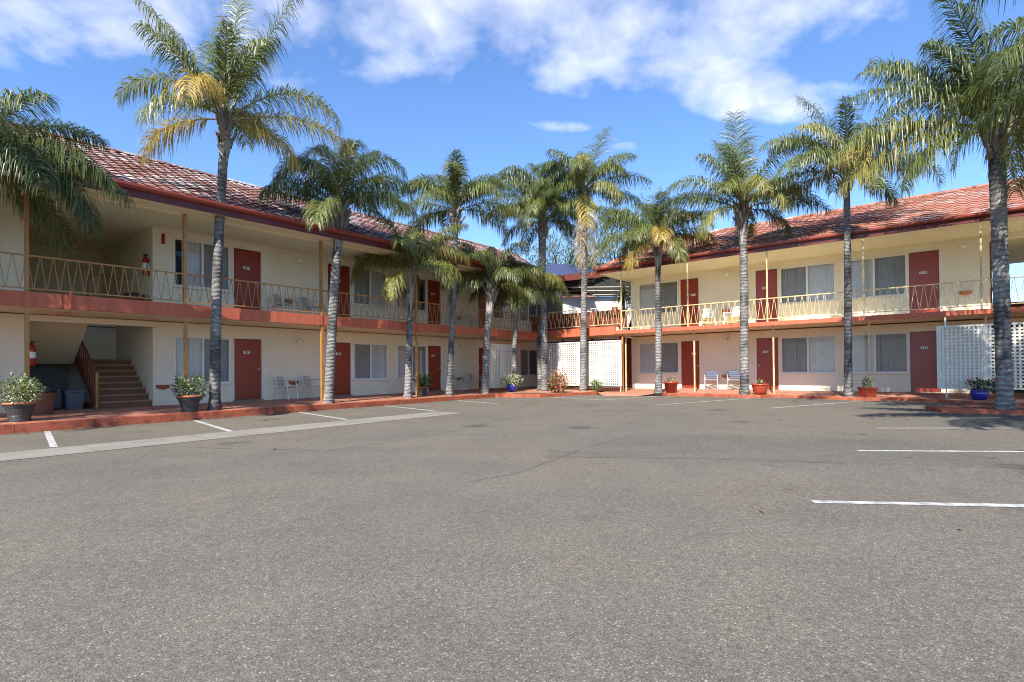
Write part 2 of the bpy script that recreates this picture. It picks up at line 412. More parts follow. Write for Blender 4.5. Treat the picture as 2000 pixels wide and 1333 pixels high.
M_TRUNK = trunk_mat()
M_BOOT = mat('leaf_base_fibre', (.17, .135, .10), .85, .4, 9, col2=(.33, .29, .24), stretch=(6, 6, 1.2), bump=.5)
M_FIBRE = mat('pale_palm_fibre', (.22, .19, .155), .85, .4, 7, col2=(.50, .47, .42), stretch=(9, 9, 1))
M_BARK = mat('dark_bark', (.05, .04, .033), .9, .3, 8, bump=.5)

def glass_mat():
    m = bpy.data.materials.new('window_glass'); m.use_nodes = True
    t = m.node_tree; t.nodes.remove(t.nodes['Principled BSDF'])
    fr = N(t, 'ShaderNodeFresnel', i_IOR=1.45)
    a = N(t, 'ShaderNodeBsdfTransparent'); a.inputs[0].default_value = (.97, .975, .975, 1)
    b = N(t, 'ShaderNodeBsdfGlossy'); b.inputs['Roughness'].default_value = .012
    mx = N(t, 'ShaderNodeMixShader')
    t.links.new(math_n(t, 'MULTIPLY', fr.outputs[0], .62), mx.inputs[0]); t.links.new(a.outputs[0], mx.inputs[1]); t.links.new(b.outputs[0], mx.inputs[2])
    t.links.new(mx.outputs[0], t.nodes['Material Output'].inputs[0]); return m
M_GLASS = glass_mat()
def screen_mat():
    m = bpy.data.materials.new('insect_mesh'); m.use_nodes = True
    t = m.node_tree; p = t.nodes['Principled BSDF']; p.inputs['Base Color'].default_value = (.035, .035, .037, 1); p.inputs['Roughness'].default_value = .6
    a = N(t, 'ShaderNodeBsdfTransparent'); mx = N(t, 'ShaderNodeMixShader'); mx.inputs[0].default_value = .32
    t.links.new(a.outputs[0], mx.inputs[1]); t.links.new(p.outputs[0], mx.inputs[2]); t.links.new(mx.outputs[0], t.nodes['Material Output'].inputs[0]); return m
M_SCREEN = screen_mat()
M_CURT = mat('curtain_cloth', (.90, .89, .87), .8, .06, 3)
def sheer(m, f):
    t = m.node_tree; p = t.nodes['Principled BSDF']; a = N(t, 'ShaderNodeBsdfTransparent'); mx = N(t, 'ShaderNodeMixShader'); mx.inputs[0].default_value = f
    t.links.new(a.outputs[0], mx.inputs[1]); t.links.new(p.outputs[0], mx.inputs[2]); t.links.new(mx.outputs[0], t.nodes['Material Output'].inputs[0])
sheer(M_CURT, .80)
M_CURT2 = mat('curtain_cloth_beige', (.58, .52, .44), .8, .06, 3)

# ------------------------------------------------------------------ ground
g = MB(); R_ = 320
nx = 16
for i in range(nx + 1):
    for j in range(nx + 1):
        x = -R_ + 2 * R_ * i / nx; y = -R_ + 2 * R_ * j / nx
        g.v.append((x, y, zg(x, y)))
for i in range(nx):
    for j in range(nx):
        a = i * (nx + 1) + j
        g.f.append((a, a + nx + 1, a + nx + 2, a + 1)); g.mi.append(0)
yard = obj('car_park', g, None, 'structure', M_ASPH)
def sheet(name, pts, m, lift, parent=None, kind=None):      # polygon on the yard
    b = MB(); b.add([(p[0], p[1], zg(p[0], p[1]) + lift) for p in pts], [tuple(range(len(pts)))])
    return obj(name, b, parent, kind, m)
def line(p, q, w=.10, lift=.004):
    p, q = Vector(p[:2]), Vector(q[:2]); d = (q - p); n = Vector((-d.y, d.x)).normalized() * w / 2
    k = max(2, int(d.length / .35)); b = MB()
    for i in range(k + 1):
        c = p + d * (i / k); ww = n * random.uniform(.86, 1.06)
        for q2 in (c - ww, c + ww): b.v.append((q2.x, q2.y, zg(q2.x, q2.y) + lift))
    for i in range(k): b.f.append((2 * i, 2 * i + 2, 2 * i + 3, 2 * i + 1)); b.mi.append(0)
    obj('parking_line', b, yard, None, M_LINE)
for a, b in [((2.49, -2.95), (2.01, -6.35)), ((5.36, -2.95), (4.76, -6.50)), ((8.19, -2.95), (7.59, -6.36)), ((11.31, -2.95), (10.61, -6.22)), ((14.67, -2.95), (13.94, -5.79))]:
    line(LW(*a), LW(*b), .11)
for a, b in [((-14.67, -4.8), (-12.99, -5.69)), ((-12.99, -5.69), (-9.95, -6.52)), ((-9.85, -6.52), (-9.15, -3.2)), ((-7.07, -8.24), (-5.58, -3.3)), ((-3.84, -7.97), (-2.13, -3.6)), ((-1.03, -12.05), (3.5, -9.2)), ((-.97, -15.25), (4.2, -12.1)), ((-.92, -18.68), (4, -15.7)), ((-.70, -22.05), (3.69, -19.43))]:
    line(RW(*a), RW(*b), .10)
# shallow concrete drain
dr = MB()
for i in range(12):
    s0, s1 = -9 + i * 1.62, -9 + (i + 1) * 1.62 - .012
    for ta, tb, la, lb in ((-6.53, -7.08, .006, .003), (-7.08, -7.62, .003, .006)):
        sk0 = -.12 * 0
        pts = [LW(s0, ta), LW(s0, tb), LW(s1, tb), LW(s1, ta)]
        ls = (la, lb, lb, la)
        dr.add([(p.x, p.y, zg(p.x, p.y) + l) for p, l in zip(pts, ls)], [(0, 1, 2, 3)])
obj('concrete_drain', dr, None, 'structure', M_CONC)
def crack(pts, w=.012):
    b = MB(); P = []
    for (a0, a1), (b0, b1) in zip(pts[:-1], pts[1:]):
        for k in range(10):
            f = k / 10; P.append((a0 + (b0 - a0) * f + random.uniform(-.03, .03), a1 + (b1 - a1) * f + random.uniform(-.03, .03)))
    for i, (x, y) in enumerate(P):
        q = P[min(i + 1, len(P) - 1)]; pr = P[max(0, i - 1)]
        d = Vector((q[0] - pr[0], q[1] - pr[1])).normalized(); n = Vector((-d.y, d.x)) * w * random.uniform(.3, .8)
        for sg in (-1, 1):
            v = (x + sg * n.x, y + sg * n.y); b.v.append((v[0], v[1], zg(*v) + .002))
    for i in range(len(P) - 1): b.f.append((2 * i, 2 * i + 2, 2 * i + 3, 2 * i + 1)); b.mi.append(0)
    obj('asphalt_crack', b, yard, None, M_CRACK)
def rw2(s, t): p = RW(s, t); return (p.x, p.y)
crack([rw2(-9.6, -20.6), rw2(-7.19, -19.48), rw2(-7.4, -16.9), rw2(-8.4, -13)])
crack([rw2(-3.95, -19.93), rw2(-3.81, -19.16), rw2(-4.23, -16.76), rw2(-4.36, -14.6)], .009)
crack([rw2(-4.23, -18.09), rw2(-2.3, -16.97), rw2(-.8, -16.4)], .008)
b = MB(); pp = [rw2(-4.3, -14.7), rw2(-4.22, -16.7), rw2(-4.25, -18.05), rw2(-2.3, -17.0), rw2(.9, -15.6), rw2(2.4, -13.3), rw2(-.9, -13.9)]
b.add([(x, y, zg(x, y) + .0015) for x, y in pp], [tuple(range(7))]); obj('asphalt_patch', b, yard, None, M_ASPH2)
crack([rw2(-12.5, -22.0), rw2(-9.6, -20.6)], .010)

# ------------------------------------------------------------------ raised walkways
FLOOR, UPL, UPR = .141, 2.93, 2.79
def walk(name, K, Inn, ztop=.06):      # K kerb line, Inn wall line (world xy), quads between
    b = MB()
    for p, q in zip(K, Inn):
        b.v.append((p.x, p.y, ztop)); b.v.append((q.x, q.y, FLOOR))
    for i in range(len(K) - 1): b.f.append((2 * i, 2 * i + 2, 2 * i + 3, 2 * i + 1)); b.mi.append(0)
    w = obj(name, b, None, 'structure', M_PAVE)
    return w
def kerb(w, K, zt=.066, wid=.16, step=1.25):
    # kerb stones along the polyline, slight gaps between them
    for p, q in zip(K[:-1], K[1:]):
        p, q = Vector(p[:2]), Vector(q[:2]); d = q - p; L = d.length
        n = max(1, round(L / step)); ang = math.atan2(d.y, d.x)
        for i in range(n):
            a = p + d * (i / n); b = MB(); l = L / n - .006
            zb = zg(a.x, a.y) - .06
            b.bbox(0, l, -.012, wid, zb, zt + random.uniform(-.003, .003), .014)
            obj('kerb_stone', b, w, None, M_KERB, loc=(a.x, a.y, 0), rot=(0, 0, ang + random.uniform(-.003, .003)))
KL = [LW(s, -2.80) for s in (-6, -2, 2, 6, 10, 14, 17.2)]
IL = [LW(s, .0) for s in (-6, -2, 2, 6, 10, 14, 17.2)]
wl = walk('walkway_left_wing', KL, IL)
kerb(wl, KL)
KC = [LW(17.2, -2.80), RW(-14.6, -6.62), RW(-13.06, -6.15), RW(-12.75, -4.74), RW(-12.2, -3.0)]
IC = [LW(17.2, 0), LW(24.6, 0), RW(-16.5, 1), RW(-14.5, 1), RW(-12.4, 1)]
wc = walk('walkway_corner', KC, IC)
kerb(wc, KC, .066)
KR = [RW(*p) for p in ((-9.35, -2.75), (-8.89, -3.06), (-7.37, -2.95), (-5.97, -3.1), (-5.35, -3.0), (-5.05, -2.55), (-4.2, -2.5), (-3.6, -2.85), (-2.84, -3.1), (-1.91, -3.30), (-1.6, -3.15), (-1.5, -2.6), (-.15, -3.47), (1.04, -4.2), (6, -4.4))]
IR = [RW(s, 0) for s in (-9.35, -8.89, -7.37, -5.97, -5.35, -5.05, -4.2, -3.6, -2.84, -1.91, -1.6, -1.5, -.15, 1.04, 6)]
wr = walk('walkway_right_wing', KR, IR)
kerb(wr, KR, .066)
# ramp between the corner and the right wing
rp = MB()
A = [RW(-12.2, -3.0), RW(-9.35, -2.75), RW(-9.35, 0), RW(-12.4, 1)]
rp.add([(A[0].x, A[0].y, .02), (A[1].x, A[1].y, .05), (A[2].x, A[2].y, FLOOR), (A[3].x, A[3].y, FLOOR)], [(0, 1, 2, 3)])
B = [RW(-12.2, -3.0), RW(-11.4, -3.9), RW(-9.9, -3.8), RW(-9.35, -2.75)]
rp.add([(B[0].x, B[0].y, .02), (B[1].x, B[1].y, zg(B[1].x, B[1].y) + .003), (B[2].x, B[2].y, zg(B[2].x, B[2].y) + .003), (B[3].x, B[3].y, .05)], [(0, 1, 2, 3)])
obj('walkway_ramp', rp, None, 'structure', M_PAVE)
# palm bed that juts into the yard on the right
isl = [RW(*p) for p in ((-.45, -6.75), (-.12, -7.60), (1.3, -7.55), (6, -7.4), (6, -6.1), (.4, -6.15))]
b = MB(); b.add([(p.x, p.y, .05) for p in isl], [tuple(range(len(isl)))])
bed = obj('palm_bed', b, None, 'structure', M_MULCH)
kerb(bed, isl[:4], .075, .17)
kerb(bed, [isl[4], isl[5], isl[0]], .075, .17)
# mulch patch at the corner
b = MB(); b.add([(*RW(s, t).xy, .071) for s, t in ((-14.3, -6.35), (-13.2, -5.95), (-12.95, -4.7), (-12.45, -3.0), (-12.45, -2.75), (-15.0, -2.75), (-15.6, -5.0))], [tuple(range(7))])
obj('corner_bed', b, None, 'structure', M_MULCH)
# paving bricks laid on the walkways (too fine to tell singly)
def pavers(w, F, s0, s1, tf, m):
    b = MB(); rl = .115; L = .23; r = 0
    t = -.06
    while t > tf + .16 + rl:
        s = s0 + (r % 2) * L / 2; r += 1
        while s < s1:
            z = FLOOR + (.06 - FLOOR) * (-t / -tf if False else t / tf)
            z += .003 + random.uniform(-.0015, .002)
            p = [F @ Vector(q) for q in ((s, t - rl + .005, z), (s + L - .006, t - rl + .005, z), (s + L - .006, t, z), (s, t, z))]
            pb = [(q.x, q.y, q.z - .012) for q in p]
            b.add([tuple(q) for q in p] + pb, [(0, 1, 2, 3), (0, 4, 5, 1), (1, 5, 6, 2), (3, 7, 4, 0)])
            s += L
        t -= rl
    obj('paving_bricks', b, w, 'stuff', m)
pavers(wl, FL, 1.0, 17.0, -2.80, M_PAVE)
pavers(wr, FR, -9.2, -1.6, -2.75, M_PAVE)

# ------------------------------------------------------------------ building parts
def wall_rects(b, s0, s1, z0, z1, t0, t1, holes):
    hs = sorted(holes)
    s = s0
    for (a, c, za, zb) in hs:
        if a > s: b.box(s, a, t0, t1, z0, z1)
        if za > z0: b.box(a, c, t0, t1, z0, za)
        if zb < z1: b.box(a, c, t0, t1, zb, z1)
        s = c
    if s < s1: b.box(s, s1, t0, t1, z0, z1)
def bricks(b, s0, s1, z0, z1):
    h, L = .0862, .235; n = int(round((z1 - z0) / h)); h = (z1 - z0) / n
    for i in range(n):
        s = s0 + (0 if i % 2 else -L / 2)
        while s < s1 - .002:
            a, c = max(s, s0), min(s + L - .0012, s1)
            if c - a > .02:
                o = random.uniform(-.0012, .0012)
                za, zb = z0 + i * h, z0 + (i + 1) * h - .010
                b.add([(a, o, za), (c, o, za), (c, o, zb), (a, o, zb), (a, .015, za), (c, .015, za), (c, .015, zb), (a, .015, zb)],
                      [(0, 1, 2, 3), (3, 2, 6, 7), (1, 0, 4, 5), (0, 3, 7, 4), (2, 1, 5, 6)])
            s += L
def text_mesh(body, size):
    cu = bpy.data.curves.new('txt', 'FONT'); cu.body = body; cu.size = size; cu.align_x = 'CENTER'; cu.align_y = 'CENTER'; cu.extrude = .001; cu.offset = .004
    o = bpy.data.objects.new('txt', cu); me = bpy.data.meshes.new_from_object(o)
    v = [tuple(q.co) for q in me.vertices]; f = [tuple(q.vertices) for q in me.polygons]
    bpy.data.objects.remove(o); bpy.data.curves.remove(cu); bpy.data.meshes.remove(me)
    return v, f
def door(B, s0, s1, z0, z1, num, handle_right, platex=None, m=None):
    d = MB(); d.box(s0 + .004, s1 - .004, .055, .10, z0 + .03, z1 - .004)
    D = obj('door', d, B, None, m or M_DOOR)
    f = MB(); w = .05
    f.box(s0 - w, s0, -.012, .12, z0, z1 + w); f.box(s1, s1 + w, -.012, .12, z0, z1 + w); f.box(s0, s1, -.012, .12, z1, z1 + w)
    obj('door_frame', f, D, None, M_TRIM)
    f = MB(); f.box(s0 - w, s1 + w, -.05, .11, z0 - .10, z0 + .022); obj('threshold', f, D, None, M_CONC)
    f = MB(); hx = s1 - .08 if handle_right else s0 + .08; sg = -1 if handle_right else 1
    f.box(hx - .025, hx + .025, .048, .056, z0 + .985, z0 + 1.055); f.tube([(hx, .05, z0 + 1.02), (hx, .01, z0 + 1.02)], .012, 6); f.sphere((hx, -.005, z0 + 1.02), .027, 8, 6)
    obj('handle', f, D, None, M_ALU)
    c = (s0 + s1) / 2 - .02 if platex is None else platex; zc_ = z0 + 1.59
    f = MB(); f.box(c - .105, c + .105, .045, .056, zc_ - .047, zc_ + .047); f.m = 1
    v, fa = text_mesh(num, .095)
    f.add([(c + x * 1.15, .0435 - z, zc_ + y) for x, y, z in v], fa)
    obj('number_plate', f, D, None, [M_PLATE, M_INK])
    return D
_curt = {}
def curtain_mesh(w, h, m, seed):
    """pleated sheer: the cloth doubles back on itself so that folds lie two or three layers deep"""
    rr = random.Random(seed); b = MB(); n = int(w / .012); ph = rr.uniform(0, 6); P = []
    k = rr.uniform(.7, 1.1)
    for i in range(n + 1):
        ph += .012 / .105 * 2 * pi * rr.uniform(.75, 1.2)
        P.append((w * i / n + .030 * k * sin(2 * ph), .026 * sin(ph)))
    for x, y in P:
        x = min(max(x, 0), w)
        b.v += [(x, y, 0), (x * .995 + .0025 * w, y * .9, h * .5), (x * .99 + .005 * w, y * .8, h)]
    for i in range(n):
        for q in range(2): b.f.append((3 * i + q, 3 * i + 3 + q, 3 * i + 4 + q, 3 * i + 1 + q)); b.mi.append(0)
    return b
def window(B, s0, s1, z0, z1, dark_right, gap=0.0, m_c=None, mull=None, seed=0):
    c = (s0 + s1) / 2 if mull is None else mull; w = .048
    f = MB()
    f.box(s0, s0 + w, -.022, .09, z0, z1); f.box(s1 - w, s1, -.022, .09, z0, z1)
    f.box(s0 + w, s1 - w, -.022, .09, z1 - w, z1); f.box(s0 + w, s1 - w, -.022, .09, z0, z0 + w)
    f.box(c - .032, c + .032, -.012, .08, z0 + w, z1 - w)
    Wd = obj('window', f, B, None, M_WHITE)
    f = MB(); f.box(s0 - .04, s1 + .04, -.06, -.002, z0 - .045, z0 - .003); obj('sill', f, Wd, None, M_TRIM)
    for a, b2, dk in ((s0 + w, c - .032, not dark_right), (c + .032, s1 - w, dark_right)):
        f = MB(); f.box(a + .002, b2 - .002, .030, .036, z0 + w + .002, z1 - w - .002); obj('pane', f, Wd, None, M_GLASS)
        if dk:
            f = MB(); f.add([(a + .01, .012, z0 + w + .01), (b2 - .01, .012, z0 + w + .01), (b2 - .01, .012, z1 - w - .01), (a + .01, .012, z1 - w - .01)], [(0, 1, 2, 3)])
            obj('insect_screen', f, Wd, None, M_SCREEN)
    # curtains hang inside, sometimes with a gap
    rr = random.Random(seed)
    cuts = [(s0 + .01, s1 - .01)] if gap == 0 else ([(s0 + .01, s1 - .01 - gap)] if gap > 0 else [(s0 + .01 - gap, s1 - .01)])
    for a, b2 in cuts:
        cb = curtain_mesh(b2 - a, z1 - z0 + .02, None, seed + 3)
        obj('curtain', cb, Wd, None, m_c or M_CURT, loc=(a, .095, z0 - .01))
    if seed % 3 == 0:      # pelmet strip in beige lining cloth at the head
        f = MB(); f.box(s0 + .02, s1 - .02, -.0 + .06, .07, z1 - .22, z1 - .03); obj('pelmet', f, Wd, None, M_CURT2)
    return Wd
def wall_light(B, s, z, block=False, m=None):
    f = MB(); f.tube([(s, 0, z), (s, -.05, z)], .055, 14)
    if block: f.box(s - .09, s + .09, -.12, 0, z + .10, z + .26)
    wl_ = obj('wall_light', f, B, None, M_TRIM)
    f = MB(); f.sphere((s, -.13, z), .10, 14, 10); obj('lamp_globe', f, wl_, None, M_BULB, True)
def doorbell(B, s, z):
    f = MB(); f.box(s - .025, s + .025, -.018, 0, z - .035, z + .035); obj('doorbell', f, B, None, M_ALU)
def tile_mesh():
    b = MB(); n = 6; w, l, th = .302, .40, .028
    for row, (y, lift) in enumerate(((0, .026), (l, 0))):
        for i in range(n + 1):
            x = w * i / n; z = .013 * cos(2 * pi * i / n + .6) + .02 + lift
            b.v.append((x, y, z))
    for i in range(n): b.f.append((i, i + 1, n + 2 + i, n + 1 + i)); b.mi.append(0)
    k = len(b.v)
    for i in range(n + 1):
        x, y, z = b.v[i]; b.v.append((x, .004, z - .060))
    for i in range(n): b.f.append((k + i, k + i + 1, i + 1, i)); b.mi.append(1)
    return b
def tiled_plane(roof, T, length_fn, rows, gauge, sA, sB, mt, near, n_single, keep, lip):
    """T maps (s, up-slope, normal) to the building frame; n_single tiles nearest `near` are parts of their own"""
    b0 = tile_mesh(); me = b0.mesh('tile', [mt, lip])
    tv, tf = b0.v, b0.f
    spots = []
    for r in range(rows):
        s = sA + (r % 2) * .0
        while s < sB:
            if keep(s + .15, r * gauge): spots.append((s, r * gauge))
            s += .30
    spots.sort(key=lambda p: (T @ Vector((p[0], p[1], 0)) - near).length)
    rest = MB()
    for i, (s, u) in enumerate(spots):
        j = Matrix.Translation((s, u + random.uniform(-.008, .008), random.uniform(0, .006))) @ Matrix.Rotation(random.uniform(-.012, .012), 4, 'Z') @ Matrix.Rotation(random.uniform(-.015, .015), 4, 'Y')
        if i < n_single:
            o = obj('roof_tile', me, roof); o.matrix_local = T @ j
        else:
            rest.add(tv, tf, T @ j); rest.mi[-len(tf):] = b0.mi
    obj('roof_tiles', rest, roof, 'stuff', [mt, lip])
def roof_frame(t0, z0, t1, z1):      # local axes: x along s, y up the slope, z normal
    d = Vector((0, t1 - t0, z1 - z0)); L = d.length; d.normalize(); n = Vector((1, 0, 0)).cross(d)
    return Matrix(((1, 0, 0, 0), (0, d.y, n.y, t0), (0, d.z, n.z, z0), (0, 0, 0, 1))), L
def ridge_caps(roof, p, q, mt, step=.42):
    p, q = Vector(p), Vector(q); d = q - p; L = d.length; n = int(L / step); d.normalize()
    sd_ = Vector((d.y, -d.x, 0)).normalized(); up = sd_.cross(d)
    if up.z < 0: up = -up
    me = None
    for i in range(n):
        if me is None:
            b = MB(); r0, r1 = .125, .11
            for y, r in ((0, r0), (step + .05, r1)):
                for k in range(6):
                    th = pi * k / 5; b.v.append((r * cos(th), y, r * .8 * sin(th)))
            for k in range(5): b.f.append((k, k + 1, 7 + k, 6 + k)); b.mi.append(0)
            b.f.append((0, 1, 2, 3, 4, 5)[::-1]); b.mi.append(0)
            me = b.mesh('ridge_tile', mt)
        o = obj('ridge_tile', me, roof)
        c = p + d * (i * step)
        o.matrix_local = Matrix(((sd_.x, d.x, up.x, c.x), (sd_.y, d.y, up.y, c.y), (sd_.z, d.z, up.z, c.z), (0, 0, 0, 1)))
def railing(B, s0, s1, t, zb, zt, posts, step, m, name='balcony_railing'):
    b = MB()
    b.box(s0, s1, t - .022, t + .022, zt - .035, zt); 
    R = obj(name, b, B, None, m)
    b = MB(); b.box(s0, s1, t - .012, t + .012, zb - .015, zb + .012); obj('bottom_rail', b, R, None, m)
    me = {}
    edges = [s0] + [p for p in posts if s0 < p < s1] + [s1]
    for a, c in zip(edges[:-1], edges[1:]):
        n = max(1, round((c - a) / step)); st = (c - a) / n
        for i in range(n):
            for sg in (0, 1):
                key = (round(st, 3), sg)
                if key not in me:
                    bb_ = MB(); h = zt - zb - .04
                    x0, x1 = (st * .04, st * .5 - .008) if sg == 0 else (st * .96, st * .5 + .008)
                    # bars lean from the top rail down to the middle of the bay
                    wv = .0065
                    bb_.add([(x0 - wv, -wv, h), (x0 + wv, -wv, h), (x0 + wv, wv, h), (x0 - wv, wv, h), (x1 - wv, -wv, 0), (x1 + wv, -wv, 0), (x1 + wv, wv, 0), (x1 - wv, wv, 0)],
                            [(0, 1, 5, 4), (1, 2, 6, 5), (2, 3, 7, 6), (3, 0, 4, 7)])
                    me[key] = bb_.mesh('baluster', m)
                obj('baluster', me[key], R, loc=(a + i * st, t, zb + .008))
    return R
def post(B, s, t, z0, z1, w, m):
    b = MB(); b.box(s - w, s + w, t - w, t + w, z0, z1); b.box(s - w * 1.7, s + w * 1.7, t - w * 1.5, t + w * 1.5, z0, z0 + .012)
    obj('balcony_post', b, B, None, m)

# ------------------------------------------------------------------ left wing
BL = thing('motel_wing', 'long two storey cream motel wing on the left with lichened tile roof and open stairwell', 'building', FL)
Z1T, Z2B, Z2T = 2.60, UPL, 5.37
win_lo, win_hi = (.75, 2.19), (3.70, 5.15)
segL = [('panel', -4.6, 2.12), ('brick', 2.12, 2.62), ('open', 2.62, 5.34), ('brick', 5.34, 5.84), ('panel', 5.84, 8.57), ('brick', 8.57, 10.93),
        ('panel', 10.93, 13.72), ('brick', 13.72, 14.15), ('panel', 14.15, 16.76), ('brick', 16.76, 18.95), ('panel', 18.95, 21.98), ('brick', 21.98, 22.42), ('panel', 22.42, 24.34), ('panel', 24.52, 26.4)]
winsL = [(.45, 2.06, True), (5.87, 7.49, True), (12.08, 13.69, False), (14.18, 15.83, True), (20.30, 21.93, False), (22.47, 24.08, True)]
doorsL = [(7.61, 8.50, '06', True), (11.00, 11.95, '07', False), (15.92, 16.69, '08', True), (19.22, 20.08, '09', False)]
for lv, (za, zb, zw, zd0, zd1) in enumerate(((FLOOR - .2, Z1T, win_lo, FLOOR + .02, 2.185), (Z2B - .02, Z2T, win_hi, UPL + .02, 5.135))):
    BB = BL
    for kind, a, c in segL:
        if kind == 'open':
            
            if lv == 0: wb = MB(); wb.box(a, c, 0.0, .2, zb - .16, zb); obj('lintel', wb, BB, None, M_CREAM)
            continue
        hs = [(w[0] + .01, w[1] - .01, zw[0] + .01, zw[1] - .01) for w in winsL if a <= w[0] and w[1] <= c] + [(d[0], d[1], zd0, zd1) for d in doorsL if a <= d[0] and d[1] <= c]
        if kind == 'brick':
            wb = MB(); br = MB(); wall_rects(wb, a, c, za, zb, .015, .2, hs); bricks(br, a, c, za, zb)
            o = obj('brick_wall', wb, BB, None, M_CREAM); obj('brick_courses', br, o, 'stuff', M_CREAM)
        else:
            pn = MB(); wall_rects(pn, a, c, za, zb, .004, .2, hs); PN = obj('wall_panel', pn, BB, None, M_CREAM2)
            for x in (a + .02, c - .02): bt = MB(); bt.box(x - .02, x + .02, -.010, .004, FLOOR if lv == 0 else UPL, zb); obj('cover_strip', bt, PN, None, M_CREAM2)
            for w in winsL:
                if a <= w[0] and w[1] <= c: bt = MB(); bt.box(w[0], w[1], -.008, .004, zw[0] - .62, zw[0] - .605); obj('cover_strip', bt, PN, None, M_CREAM2)
    for i, (a, c, dk) in enumerate(winsL):
        window(BL, a, c, zw[0], zw[1], dk, (.0, -.25, .0, .3, 0, 0)[i] if lv else 0, M_CURT, seed=i * 7 + lv * 3)
    for a, c, n, hr in doorsL:
        door(BL, a, c, zd0, zd1, ('1' if lv == 0 else '2') + n, hr)
        doorbell(BL, c + .17 if hr else a - .17, zd0 + 1.12)
wall_light(BL, 9.82, 5.02); wall_light(BL, 9.80, 2.16); wall_light(BL, 18.05, 2.18); wall_light(BL, 18.0, 5.0)
# shell: back and end walls, party walls beside the stairs, floors
b = MB(); b.box(-4.6, 26.4, 7.3, 7.5, 0, 5.4); b.box(26.2, 26.4, .2, 7.3, 0, 5.4); b.box(-4.6, -4.4, .2, 7.3, 0, 5.4)
b.box(2.42, 2.62, .2, 7.3, 0, 5.4); b.box(5.34, 5.54, .2, 7.3, 0, 5.4)
obj('shell_wall', b, BL, None, M_CREAM)
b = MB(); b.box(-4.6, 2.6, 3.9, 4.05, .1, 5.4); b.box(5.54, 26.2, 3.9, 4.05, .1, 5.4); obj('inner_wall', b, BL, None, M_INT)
b = MB(); b.box(24.35, 24.5, -1.45, -.012, UPL, 5.36); obj('balcony_end_wall', b, BL, None, M_INT)  # cream wall whose shade is put into a dark grey colour
b = MB(); b.box(2.62, 5.34, 3.55, 3.7, .1, 2.6); b.box(2.62, 5.34, 5.2, 5.35, 2.93, 5.4); obj('stairwell_wall', b, BL, None, M_CREAM)
b = MB(); b.box(-4.6, 23.6, -2.00, 0, 2.625, UPL - .01); b.box(-4.6, 2.62, 0, 7.3, 2.625, UPL - .01); b.box(5.34, 26.4, 0, 7.3, 2.625, UPL - .01); b.box(2.62, 5.34, 3.4, 7.3, 2.625, UPL - .01); b.box(4.1, 5.34, 0.0, .6, 2.625, UPL - .01)
obj('balcony_slab', b, BL, None, M_SOFFIT)
b = MB(); b.box(-4.6, 21.52, -2.115, -2.0, 2.60, UPL); obj('slab_edge', b, BL, None, M_BAND)
b = MB(); b.box(-4.6, 24.6, .2, 7.3, .02, FLOOR - .01); obj('ground_floor_slab', b, BL, None, M_CONC)
b = MB()
for s in (2.9, 9.52, 13.5, 17.5): b.box(s - .006, s + .006, -2.122, -2.115, 2.6, UPL)
obj('slab_joint', b, BL, None, M_FASCIA)
b = MB(); b.tube([(3.05, -2.13, 3.0), (3.05, -2.13, 2.62), (3.05, -2.05, 2.52), (2.72, -1.9, 2.45)], .022, 8); obj('drain_pipe', b, BL, None, M_BAND)
b = MB(); b.add([(-4.6, -2.74, Z2T), (21.7, -2.74, Z2T), (25.6, 2.5, Z2T), (25.6, 7.5, Z2T), (-4.6, 7.5, Z2T), (-4.6, -2.74, Z2T + .02), (21.7, -2.74, Z2T + .02), (25.6, 2.5, Z2T + .02), (25.6, 7.5, Z2T + .02), (-4.6, 7.5, Z2T + .02)], [(4, 3, 2, 1, 0), (5, 6, 7, 8, 9), (0, 1, 6, 5), (1, 2, 7, 6), (2, 3, 8, 7)]); b.box(-4.6, 22.4, -2.0, -1.9, Z2T - .05, Z2T); obj('eave_soffit', b, BL, None, M_SOFFIT)
b = MB(); b.box(-4.6, 21.7, -2.78, -2.74, 5.34, 5.56); d_ = Vector((3.9, 5.24, 0)).normalized(); T_e = Matrix.Translation((21.70, -2.78, 0)) @ Matrix.Rotation(math.atan2(5.24, 3.9), 4, 'Z'); b.box(0, 6.5, -.04, 0, 5.34, 5.56, T_e); obj('fascia', b, BL, None, M_FASCIA)
b = MB()
b.add([(-4.6, -2.785, 5.50), (-4.6, -2.87, 5.52), (-4.6, -2.90, 5.58), (-4.6, -2.90, 5.645), (-4.6, -2.885, 5.645), (-4.6, -2.885, 5.58), (-4.6, -2.785, 5.58)] +
      [(21.7, -2.785, 5.50), (21.7, -2.87, 5.52), (21.7, -2.90, 5.58), (21.7, -2.90, 5.645), (21.7, -2.885, 5.645), (21.7, -2.885, 5.58), (21.7, -2.785, 5.58)],
      [(i, i + 7, (i + 1) % 7 + 7, (i + 1) % 7) for i in range(7)])
obj('gutter', b, BL, None, M_GUTTER)
# roof
T, RL = roof_frame(-2.80, 5.60, 2.5, 8.12)
b = MB()
b.add([(-4.6, -2.80, 5.585), (21.75, -2.80, 5.585), (25.7, 2.5, 8.10), (-4.6, 2.5, 8.10), (25.7, 7.8, 5.585), (-4.6, 7.8, 5.585)], [(0, 1, 2, 3), (3, 2, 4, 5), (1, 4, 2), (0, 3, 5)])
RfL = obj('roof', b, BL, None, M_TILE_L)
tiled_plane(RfL, T, None, 16, .362, -4.6, 25.8, M_TILE_L, Vector((4.6, -6.0, 5.6)), 300, lambda s, u: s < 21.45 + u / RL * 3.95, M_LIP_L)
ridge_caps(RfL, (-4.6, 2.5, 8.13), (25.7, 2.5, 8.13), M_TILE_L)
